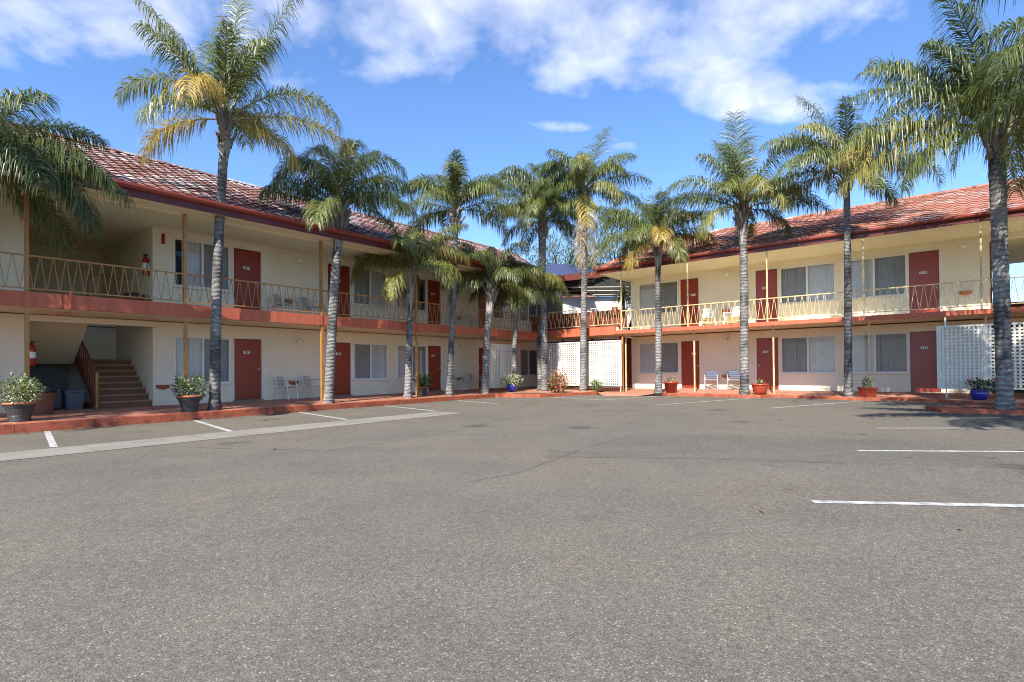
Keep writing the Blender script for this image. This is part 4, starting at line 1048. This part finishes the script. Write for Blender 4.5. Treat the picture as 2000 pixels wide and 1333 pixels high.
# ------------------------------------------------------------------ shrubs, pots
def leaves(c, rx, rz, n, size, tint, seed, m, name, parent, long=2.2, up=.3, top_only=False):
    rr = random.Random(seed); b = MB(); b.a = []
    for i in range(n):
        d = Vector((rr.gauss(0, 1), rr.gauss(0, 1), rr.gauss(0, 1))).normalized()
        if top_only: d.z = abs(d.z)
        r = rr.random() ** .45
        lob = 1 + .28 * sin(5 * math.atan2(d.y, d.x) + seed) * (1 - abs(d.z))
        p = Vector((c[0] + d.x * rx * r * lob, c[1] + d.y * rx * r * lob, c[2] + d.z * rz * r * (1 + .22 * sin(3 * d.x * 4 + seed))))
        o = (d + Vector((rr.uniform(-.8, .8), rr.uniform(-.8, .8), up + rr.uniform(-.6, .6)))).normalized()
        w = o.cross(Vector((rr.uniform(-1, 1), rr.uniform(-1, 1), 1))).normalized()
        s = size * rr.uniform(.6, 1.3); l = s * long
        nrm = w.cross(o) * s * .18
        v0 = len(b.v)
        b.v += [tuple(p), tuple(p + o * l * .45 - w * s * .5 + nrm), tuple(p + o * l * .45 + w * s * .5 + nrm), tuple(p + o * l - nrm)]
        b.f += [(v0, v0 + 2, v0 + 1), (v0 + 1, v0 + 2, v0 + 3)]; b.mi += [0, 0]
        t_ = max(0, min(1, tint + rr.uniform(-.25, .25))); t2 = max(0, min(1, t_ + rr.uniform(-.05, .25)))
        b.a += [t_, t2, t2, t_]
    return obj(name, b, parent, None, m)
def stems(c, n, h, spread, seed, parent, m=M_BARK, r=.008):
    rr = random.Random(seed); b = MB()
    for i in range(n):
        a = rr.uniform(0, 6.28); d = spread * rr.uniform(.3, 1)
        b.tube([c, (c[0] + cos(a) * d * .4, c[1] + sin(a) * d * .4, c[2] + h * .5), (c[0] + cos(a) * d, c[1] + sin(a) * d, c[2] + h)], [r, r * .8, r * .4], 5)
    obj('stem', b, parent, None, m)
def pot(parent, r, h, m, rim=None, kind='flare', sq=False):
    b = MB()
    if kind == 'flare': pr = [(r * .68, 0), (r * .72, h * .3), (r * .76, h * .32), (r * .74, h * .36), (r * .92, h * .82), (r * .98, h * .84), (r * 1.02, h), (r * .92, h), (r * .88, h * .88)]
    elif kind == 'bowl': pr = [(r * .62, 0), (r * .84, h * .3), (r * .97, h * .75), (r * .99, h * .84), (r * 1.07, h * .85), (r * 1.07, h), (r * .95, h), (r * .92, h * .88)]
    elif kind == 'round': pr = [(r * .55, 0), (r * .85, h * .22), (r, h * .55), (r * .93, h * .82), (r * .85, h * .9), (r * .95, h * .97), (r * .93, h), (r * .8, h), (r * .78, h * .88)]
    else: pr = [(r * .78, 0), (r * 1.0, h * .84), (r * 1.08, h * .85), (r * 1.1, h), (r * .96, h), (r * .93, h * .88)]
    b.lathe(pr, 4 if sq else 24, sq=sq)
    pt_ = obj('pot', b, parent, None, m, not sq and kind != 'flare')
    b = MB(); b.lathe([(r * .9 * (1), h * .87), (.001, h * .9)], 4 if sq else 18, sq=sq, cap=False); obj('soil', b, parent, None, M_SOIL)
    if rim:
        b = MB(); b.lathe([(r * .96, h * .97), (r * 1.12, h), (r * 1.10, h * 1.10), (r * .88, h * 1.11), (r * .86, h * 1.0)], 24); obj('pot_rim', b, pt_, None, rim, True)
GP = 'potted plants along the walkways'
q = thing('potted_plant', 'black pot with terracotta rim and variegated shrub beside the left stair opening', 'potted plant', FL, (2.14, -2.34, .075), 0, GP); q.scale = (0.86,) * 3
pot(q, .31, .44, M_BLACKPOT, M_TERRA); leaves((0, 0, .76), .46, .40, 1700, .032, .66, 31, M_LEAF, 'foliage', q); stems((0, 0, .42), 7, .4, .3, 1, q)
q = thing('potted_plant', 'grey black pot with bushy green shrub left of the tallest palm', 'potted plant', FL, (5.43, -2.45, .072), 0, GP); q.scale = (0.88,) * 3
pot(q, .31, .44, M_BLACKPOT, M_TERRA); leaves((-.20, 0, .70), .24, .34, 420, .042, .5, 32, M_LEAF, 'foliage', q); leaves((.26, .02, .72), .22, .36, 380, .042, .48, 33, M_LEAF, 'foliage', q); stems((0, 0, .42), 9, .45, .38, 2, q)
q = thing('potted_plant', 'dark pot with spreading green plant in front of door 108', 'potted plant', FL, (14.05, -1.75, .09), 0, GP); q.scale = (0.9,) * 3
pot(q, .25, .36, M_BLACKPOT, M_TERRA); leaves((.05, 0, .62), .40, .24, 420, .055, .32, 34, M_LEAF, 'foliage', q, 3); stems((0, 0, .36), 7, .25, .25, 3, q)
q = thing('potted_plant', 'cobalt blue pot with white flowers before the left lattice screen', 'potted plant', FR, (-15.35, -5.2, .072), 0, GP)
pot(q, .22, .38, M_BLUEPOT, None, 'round'); leaves((0, 0, .55), .44, .24, 420, .05, .62, 35, M_LEAF, 'foliage', q, 2.5); leaves((0, 0, .60), .44, .24, 300, .035, .6, 36, M_FLOWW, 'blossom', q, 1.3); stems((0, 0, .36), 6, .2, .3, 4, q)
q = thing('flowering_bush', 'red flowering bush beside the stout corner palm', 'bush', FR, (-13.15, -4.75, .07), 0)
leaves((0, 0, .42), .46, .46, 900, .045, .36, 37, M_LEAF, 'foliage', q); leaves((.14, -.08, .46), .46, .46, 420, .05, .75, 38, M_FLOWR, 'blossom', q, 1.2); stems((0, 0, 0), 9, .5, .35, 5, q)
q = thing('round_bush', 'small round clipped bush under the corner lattice', 'bush', FR, (-12.28, -2.95, .07), 0)
leaves((0, 0, .27), .26, .25, 600, .035, .48, 39, M_LEAF, 'foliage', q); stems((0, 0, 0), 5, .2, .12, 6, q)
q = thing('potted_plant', 'red pot with a tiny sprout right of the orange fronded palm', 'potted plant', FR, (-8.90, -2.62, .075), 0, GP)
pot(q, .27, .46, M_REDPOT, None, 'taper'); leaves((0, 0, .50), .12, .10, 60, .05, .55, 40, M_LEAF, 'foliage', q); stems((0, 0, .38), 3, .12, .08, 7, q)
q = thing('potted_plant', 'wide red bowl pot with a small sprout in front of door 112', 'potted plant', FR, (-5.45, -2.62, .075), 0, GP)
pot(q, .29, .40, M_REDPOT, None, 'bowl'); leaves((0, 0, .42), .13, .10, 60, .05, .6, 41, M_LEAF, 'foliage', q); stems((0, 0, .33), 3, .1, .08, 8, q)
q = thing('potted_plant', 'square red planter with leafy plant in front of window 113', 'potted plant', FR, (-2.07, -2.80, .07), .75, GP); q.scale = (0.76,) * 3
pot(q, .36, .42, M_REDPOT, None, 'taper', True); leaves((0, 0, .62), .17, .22, 170, .05, .55, 42, M_LEAF, 'foliage', q); stems((0, 0, .36), 4, .25, .1, 9, q)
q = thing('potted_plant', 'cobalt blue pot with red geraniums before the right lattice', 'potted plant', FR, (.70, -3.15, .06), 0, GP); q.scale = (0.84,) * 3
pot(q, .27, .40, M_BLUEPOT, None, 'round'); leaves((.1, 0, .50), .42, .20, 420, .05, .2, 43, M_LEAF, 'foliage', q)
for i, (x, y, z) in enumerate(((-.22, -.1, .72), (-.02, .05, .76), (.38, -.05, .68), (-.3, .1, .66))): leaves((x, y, z), .08, .05, 40, .03, .2, 44 + i, M_FLOWR, 'blossom', q, 1.1)
stems((0, 0, .36), 8, .3, .3, 10, q)

# ------------------------------------------------------------------ chairs and small furniture
def metal_chair(F, loc, rotz, label, group):
    t_ = thing('metal_chair', label, 'chair', F, loc, rotz, group)      # faces -y
    for x in (-.27, .27):
        b = MB(); b.tube([(x, -.27, 0), (x * .98, -.235, .44), (x * .98, -.20, .64), (x * .98, -.14, .675), (x * .96, .12, .68)], .013, 7); obj('front_leg', b, t_, None, M_CHAIR)
        b = MB(); b.tube([(x, .30, 0), (x * .92, .16, .44)], .013, 7); obj('rear_leg', b, t_, None, M_CHAIR)
        b = MB(); b.tube([(x * .9, .15, .42), (x * .9, .20, .62), (x * .88, .245, .80)], .012, 7); obj('back_upright', b, t_, None, M_CHAIR)
    b = MB(); b.tube([(-.25, -.22, .425), (.25, -.22, .425)], .011, 6); b.tube([(-.24, .15, .425), (.24, .15, .425)], .011, 6); obj('seat_rail', b, t_, None, M_CHAIR)
    for i in range(6):
        b = MB(); y = -.22 + i * .072; b.box(-.245, .245, y - .024, y + .024, .436, .446); obj('seat_slat', b, t_, None, M_CHAIR)
    for i in range(4):
        b = MB(); z = .53 + i * .080; y = .172 + (z - .45) * .21
        b.add([(-.235, y - .006, z - .024), (.235, y - .006, z - .024), (.235, y + .006, z + .024), (-.235, y + .006, z + .024), (-.235, y + .004, z - .024), (.235, y + .004, z - .024), (.235, y + .016, z + .024), (-.235, y + .016, z + .024)],
              [(0, 1, 2, 3), (5, 4, 7, 6), (3, 2, 6, 7), (1, 0, 4, 5), (0, 3, 7, 4), (2, 1, 5, 6)]); obj('back_slat', b, t_, None, M_CHAIR)
    return t_
GC = 'aluminium slat chairs outside the rooms'
ch = metal_chair(FL, (9.13, -.42, FLOOR - .012), .5, 'aluminium chair left of the terracotta wall bowl by door 106', GC)
for lab, F, loc, rz_ in [
    ('aluminium chair right of the terracotta wall bowl by door 106', FL, (10.10, -.42, FLOOR - .012), .55),
    ('aluminium chair on the upper balcony right of door 206, left one', FL, (9.0, -.48, UPL - .01), .4),
    ('aluminium chair on the upper balcony right of door 206, next to the ochre post', FL, (10.0, -.48, UPL - .01), .5),
    ('aluminium chair left of the pair beyond door 108', FL, (17.3, -.5, FLOOR - .012), .5),
    ('aluminium chair right of the pair beyond door 108', FL, (18.4, -.5, FLOOR - .012), .4),
    ('aluminium chair on the far upper balcony, left of the pair', FL, (17.35, -.5, UPL - .01), .5),
    ('aluminium chair on the far upper balcony, right of the pair', FL, (18.45, -.5, UPL - .01), .4),
    ('aluminium chair right of door 111 on the ground floor', FR, (-8.0, -.42, FLOOR - .012), .25),
    ('aluminium chair beside the shaggy necked palm near door 112', FR, (-7.02, -.42, FLOOR - .012), .2)]:
    copy_thing(ch, lab, F, loc, rz_)
def plastic_chair(F, loc, rotz, label):
    t_ = thing('plastic_chair', label, 'chair', F, loc, rotz, 'white plastic chairs on the right balcony')
    for x in (-.25, .25):
        for y in (-.24, .22):
            b = MB(); b.tube([(x * 1.1, y * 1.1, 0), (x * .92, y * .92, .42)], [.022, .03], 6); obj('leg', b, t_, None, M_PLAST)
        b = MB(); b.tube([(x, -.24, .40), (x * 1.08, -.24, .62), (x * 1.08, .1, .64), (x * .95, .25, .66)], .026, 6); obj('armrest', b, t_, None, M_PLAST)
    b = MB(); b.bbox(-.25, .25, -.25, .22, .40, .43, .008); obj('seat', b, t_, None, M_PLAST)
    b = MB()
    for i in range(6): b.box(-.23 + i * .078, -.23 + i * .078 + .062, .21 + .01 * abs(i - 2.5), .235 + .01 * abs(i - 2.5), .43, .84)
    b.box(-.245, .245, .20, .25, .80, .88); obj('backrest', b, t_, None, M_PLAST)
    return t_
pc = plastic_chair(FR, (-7.95, -.75, UPR - .01), .35, 'white plastic chair right of door 211 on the balcony')
copy_thing(pc, 'white plastic chair behind the shaggy necked palm on the balcony', FR, (-6.95, -.75, UPR - .01), -.3)
def crate(F, loc, rotz, label):
    t_ = thing('slatted_stool', label, 'stool', F, loc, rotz, 'tan slatted stools on the right balcony')
    m = mat('tan_wicker', (.38, .26, .13), .7, .2, 20)
    for i in range(6):
        b = MB(); b.box(-.21, .21, -.20 + i * .068, -.20 + i * .068 + .055, .36, .385); obj('top_slat', b, t_, None, m)
    for x in (-.19, .19):
        for y in (-.18, .18):
            b = MB(); b.box(x - .02, x + .02, y - .02, y + .02, 0, .36); obj('leg', b, t_, None, m)
    for z in (.12, .22, .30):
        b = MB(); b.box(-.20, .20, -.205, -.195, z, z + .05); b.box(-.205, -.195, -.19, .19, z, z + .05); obj('side_slat', b, t_, None, m)
    return t_
cr = crate(FR, (-7.78, -1.35, UPR - .01), .1, 'tan slatted stool before the left white plastic chair')
copy_thing(cr, 'tan slatted stool before the right white plastic chair', FR, (-6.75, -1.3, UPR - .01), -.1)
def bowl(F, s, z, label):
    b = MB(); n = 14
    for i, (r, zz) in enumerate(((.05, -.13), (.12, -.10), (.165, -.03), (.18, .0), (.165, 0), (.14, -.05))):
        for k in range(n + 1):
            th = pi * k / n; b.v.append((r * cos(th), -r * sin(th), zz))
    for i in range(5):
        for k in range(n): b.f.append((i * (n + 1) + k, i * (n + 1) + k + 1, (i + 1) * (n + 1) + k + 1, (i + 1) * (n + 1) + k)); b.mi.append(0)
    b.f.append(tuple(range(n + 1))); b.mi.append(0)
    b.box(-.17, .17, -.012, -.001, -.10, .0)
    o = obj('wall_bowl', b, None, None, M_TERRA, False)
    o.matrix_world = F @ Matrix.Translation((s, -.002, z))
    tag(o, label, 'wall bowl', 'terracotta half bowls fixed to the walls')
bowl(FL, 5.58, .74, 'terracotta half bowl on the brick pier right of the stairs')
bowl(FL, 9.62, .76, 'terracotta half bowl on the wall between the chairs by door 106')
bowl(FL, 9.50, 3.62, 'terracotta half bowl between the chairs on the upper left balcony')
bowl(FL, 17.85, 3.60, 'terracotta half bowl between the chairs on the far upper balcony')
bowl(FL, 17.85, .74, 'terracotta half bowl between the dim chairs beyond door 108')
bowl(FR, -7.50, .76, 'terracotta half bowl between the chairs by door 111')
bowl(FR, -7.47, 3.60, 'terracotta half bowl above the white plastic chairs')
bowl(FR, .48, 3.62, 'terracotta half bowl below the globe light right of door 213')
def extinguisher(F, loc, rotz, label):
    t_ = thing('fire_extinguisher', label, 'fire extinguisher', F, loc, rotz, 'wall mounted fire extinguishers')
    b = MB(); b.lathe([(.075, 0), (.085, .02), (.085, .46), (.06, .53), (.03, .56)], 16); obj('cylinder_body', b, t_, None, M_EXT, True)
    b = MB(); b.lathe([(.0865, .20), (.0865, .36)], 16, cap=False); obj('paper_label', b, t_, None, M_PLATE)
    b = MB(); b.box(-.02, .02, -.06, .05, .57, .60); b.box(-.015, .015, -.08, .05, .615, .635); b.tube([(0, 0, .55), (0, 0, .62)], .02, 8); obj('valve_handle', b, t_, None, M_BLACK)
    b = MB(); b.tube([(.03, 0, .59), (.11, 0, .55), (.115, 0, .35), (.10, 0, .12)], .012, 6); obj('hose', b, t_, None, M_BLACK)
    b = MB(); b.box(-.03, .03, .084, .10, .15, .50); obj('wall_bracket', b, t_, None, M_ALU)
    return t_
e1 = extinguisher(FL, (5.235, .25, 3.95), -pi / 2, 'red fire extinguisher in the upper stair lobby')
copy_thing(e1, 'red fire extinguisher left in the ground floor stair opening', FL, (2.70, .10, 1.30), pi / 2)
b = MB(); b.box(-.04, .04, -.05, 0, -.15, .15); b.box(-.022, .022, -.056, -.05, -.11, -.02); o = obj('alarm_box', b, None, None, M_EXT)
o.matrix_world = FL @ Matrix.Translation((5.60, -.002, 5.05)); tag(o, 'narrow red alarm box on the wall left of window 206', 'alarm box')
q = thing('rubbish_bin', 'brown round bin with dark blue lid behind the first potted shrub', 'bin', FL, (2.78, -.75, FLOOR - .02), 0, 'bins at the stairs')
b = MB(); b.lathe([(.20, 0), (.24, .52)], 18); obj('bin_body', b, q, None, M_BIN)
b = MB(); b.lathe([(.26, .52), (.27, .58), (.22, .68), (.08, .73), (.02, .735)], 18); obj('bin_lid', b, q, None, M_BLUELID, True)
q = thing('rubbish_bin', 'dark wheeled bin under the stairs beside the pale tub', 'bin', FL, (3.15, .75, FLOOR - .02), 0, 'bins at the stairs')
b = MB(); b.bbox(-.20, .20, -.22, .22, .05, .62, .02); obj('bin_body', b, q, None, M_BLUELID)
b = MB(); b.bbox(-.23, .23, -.26, .24, .62, .68, .02); obj('bin_lid', b, q, None, M_BLUELID)
for x in (-.17, .17):
    b = MB(); b.tube([(x - .02, .2, .07), (x + .02, .2, .07)], .07, 12); obj('wheel', b, q, None, M_BLACK)
q = thing('storage_tub', 'pale blue grey plastic tub under the stairs', 'tub', FL, (3.62, .55, FLOOR - .02), 0)
b = MB(); b.lathe([(.24, 0), (.28, .46), (.30, .47), (.30, .50), (.27, .50), (.26, .40)], 4, sq=True); obj('tub_body', b, q, None, M_GREYBIN)
b = MB(); b.box(-.215, .215, -.215, .215, .502, .53); obj('tub_lid', b, q, None, M_GREYBIN)
q = thing('rubbish_bin', 'dark red tub bin with black lid in the upper stair lobby', 'bin', FL, (4.95, .25, UPL - .01), 0, 'bins at the stairs')
b = MB(); b.lathe([(.20, 0), (.25, .38)], 16); obj('bin_body', b, q, None, M_STAIRRED)
b = MB(); b.lathe([(.27, .38), (.27, .43), (.18, .48), (.02, .49)], 16); obj('bin_lid', b, q, None, M_BLACK)

# ------------------------------------------------------------------ beyond the link: neighbour house and trees
NB = thing('neighbour_house', 'white house with navy sheet roof beyond the corner link balcony', 'house', Matrix.Translation((0, 0, 0)))
b = MB(); b.box(3.0, 11.5, 33.0, 40, 0, 5.55); obj('wall', b, NB, None, M_WALLWHITE)
b = MB(); b.add([(2.0, 31.6, 6.62), (9.3, 33.5, 7.55), (9.3, 36.5, 8.4), (2.4, 35, 8.0), (1.6, 33.2, 7.3)], [(0, 1, 2, 3, 4)]); obj('roof', b, NB, None, M_NAVY)
b = MB(); b.add([(2.0, 31.58, 6.60), (9.3, 33.48, 7.53), (9.3, 33.48, 7.20), (2.0, 31.58, 6.22)], [(0, 1, 2, 3)]); b.box(2.0, 9.3, 33.5, 38, 6.3, 6.4); obj('fascia', b, NB, None, M_TIMBER)
for i in range(3):
    b = MB(); b.box(2.6, 7.2, 32.6 - i * .05, 32.66 - i * .05, 5.64 + i * .22, 5.665 + i * .22); obj('veranda_beam', b, NB, None, M_CREAM)
b = MB(); b.box(2.3, 9.3, 32.75, 32.95, 5.56, 6.9); obj('veranda_shade_board', b, NB, None, M_DARK)  # near-black backing put in for the shade inside the veranda
b = MB(); b.add([(2.6, 31.9, 6.25), (5.0, 31.9, 5.55), (5.0, 33.2, 5.75), (2.6, 33.2, 6.45)], [(0, 1, 2, 3)]); b.box(2.6, 5.0, 31.95, 32.0, 5.4, 5.5); obj('lean_to_roof', b, NB, None, M_TILE_R)

def tree(x, y, zb, H, R, label, seed, tint, n, m_leaf, size, long, hang):
    rr = random.Random(seed)
    t_ = thing('shade_tree', label, 'tree', Matrix.Translation((x, y, zb)), group='trees behind the motel')
    b = MB(); b.tube([(0, 0, 0), (.1, 0, H * .3), (.3, .1, H * .55)], [.26, .2, .14], 8); tips = []
    for k in range(11):
        a = k * 2.4; h = H * rr.uniform(.35, .6); e = (cos(a) * R * rr.uniform(.5, .9), sin(a) * R * rr.uniform(.5, .9), H * rr.uniform(.62, .98))
        b.tube([(.2, .05, h), (e[0] * .45, e[1] * .45, (h + e[2]) / 2 + .3), e], [.10, .06, .02], 6); tips.append(e)
    obj('trunk', b, t_, None, M_BARK)
    b = MB(); b.a = []
    for i in range(n):
        e = tips[rr.randrange(len(tips))]
        p = Vector((e[0] + rr.gauss(0, R * .22), e[1] + rr.gauss(0, R * .22), e[2] + rr.gauss(0, H * .09)))
        o = Vector((rr.uniform(-1, 1), rr.uniform(-1, 1), rr.uniform(-hang - .6, -hang + .7))).normalized(); w = o.cross(Vector((rr.uniform(-1, 1), rr.uniform(-1, 1), .3))).normalized()
        s = size * rr.uniform(.6, 1.3); l = s * long; v0 = len(b.v)
        b.v += [tuple(p), tuple(p + o * l * .5 - w * s * .5), tuple(p + o * l * .5 + w * s * .5), tuple(p + o * l)]
        b.f += [(v0, v0 + 2, v0 + 1), (v0 + 1, v0 + 2, v0 + 3)]; b.mi += [0, 0]
        tn = max(0, min(1, tint + rr.uniform(-.15, .2))); b.a += [tn, tn, tn, tn]
    obj('crown', b, t_, None, m_leaf)
tree(6.9, 33.5, 0, 11.0, 2.6, 'grey green weeping tree behind the left end of the right roof', 51, .26, 5200, M_FROND, .05, 10, 1.1)
tree(3.6, 37.5, 0, 11.5, 2.4, 'darker weeping tree behind the neighbour house', 52, .2, 3200, M_FROND, .05, 9, .9)
q = thing('strap_leaf_plant', 'tall strap leaved plant rising behind the link railing', 'plant', FR, (-13.2, 1.6, 0), 0)
b = MB(); b.tube([(0, 0, 0), (.05, 0, 2.6), (-.05, 0, 4.9)], [.11, .09, .08], 8); b.tube([(.05, 0, 2.6), (.6, .2, 4.3)], [.07, .06], 8); obj('stem', b, q, None, M_BARK)
b = MB(); b.a = []; rr = random.Random(9)
for hx, hy, hz in ((-.05, 0, 4.9), (.6, .2, 4.3)):
    for i in range(90):
        a = rr.uniform(0, 6.28); e = rr.uniform(-.5, 1.3); l = rr.uniform(.7, 1.25)
        d0 = Vector((cos(a) * cos(e), sin(a) * cos(e), sin(e))); d1 = (d0 + Vector((0, 0, -.9))).normalized(); p = Vector((hx, hy, hz))
        w = d0.cross(Z).normalized() * .03; p1 = p + d0 * l * .5; p2 = p1 + d1 * l * .5; v0 = len(b.v)
        b.v += [tuple(p - w * .5), tuple(p + w * .5), tuple(p1 - w), tuple(p1 + w), tuple(p2)]
        b.f += [(v0, v0 + 1, v0 + 3, v0 + 2), (v0 + 2, v0 + 3, v0 + 4)]; b.mi += [0, 0]; tn = rr.uniform(.15, .5); b.a += [tn] * 4 + [min(1, tn + .15)]
obj('strap_leaf', b, q, None, M_FROND)

# dry leaf bits blown against the kerbs
b = MB(); rr = random.Random(77)
def bit(p, z):
    a = rr.uniform(0, 6.28); l = rr.uniform(.02, .09); w = rr.uniform(.006, .016); d = Vector((cos(a), sin(a), 0)) * l; n_ = Vector((-sin(a), cos(a), 0)) * w
    v0 = len(b.v); h = rr.uniform(.002, .012)
    b.v += [tuple(Vector((p.x, p.y, z + .004)) - d), tuple(Vector((p.x, p.y, z + h)) - n_), tuple(Vector((p.x, p.y, z + .004)) + d), tuple(Vector((p.x, p.y, z + h)) + n_)]
    b.f.append((v0, v0 + 1, v0 + 2, v0 + 3)); b.mi.append(0)
for i in range(520):
    q = LW(rr.uniform(1, 17), -2.84 - abs(rr.gauss(0, .22))); bit(q, zg(q.x, q.y))
for i in range(380):
    q = RW(rr.uniform(-9, 3.5), -3.6 - abs(rr.gauss(0, .35))); bit(q, zg(q.x, q.y))
for i in range(160):
    q = RW(rr.uniform(-.6, 3), -7.75 - abs(rr.gauss(0, .4))); bit(q, zg(q.x, q.y))
for i in range(140):
    q = RW(rr.uniform(-14, 2), rr.uniform(-20, -4)); bit(q, zg(q.x, q.y))
obj('leaf_litter', b, None, 'stuff', M_MULCH)
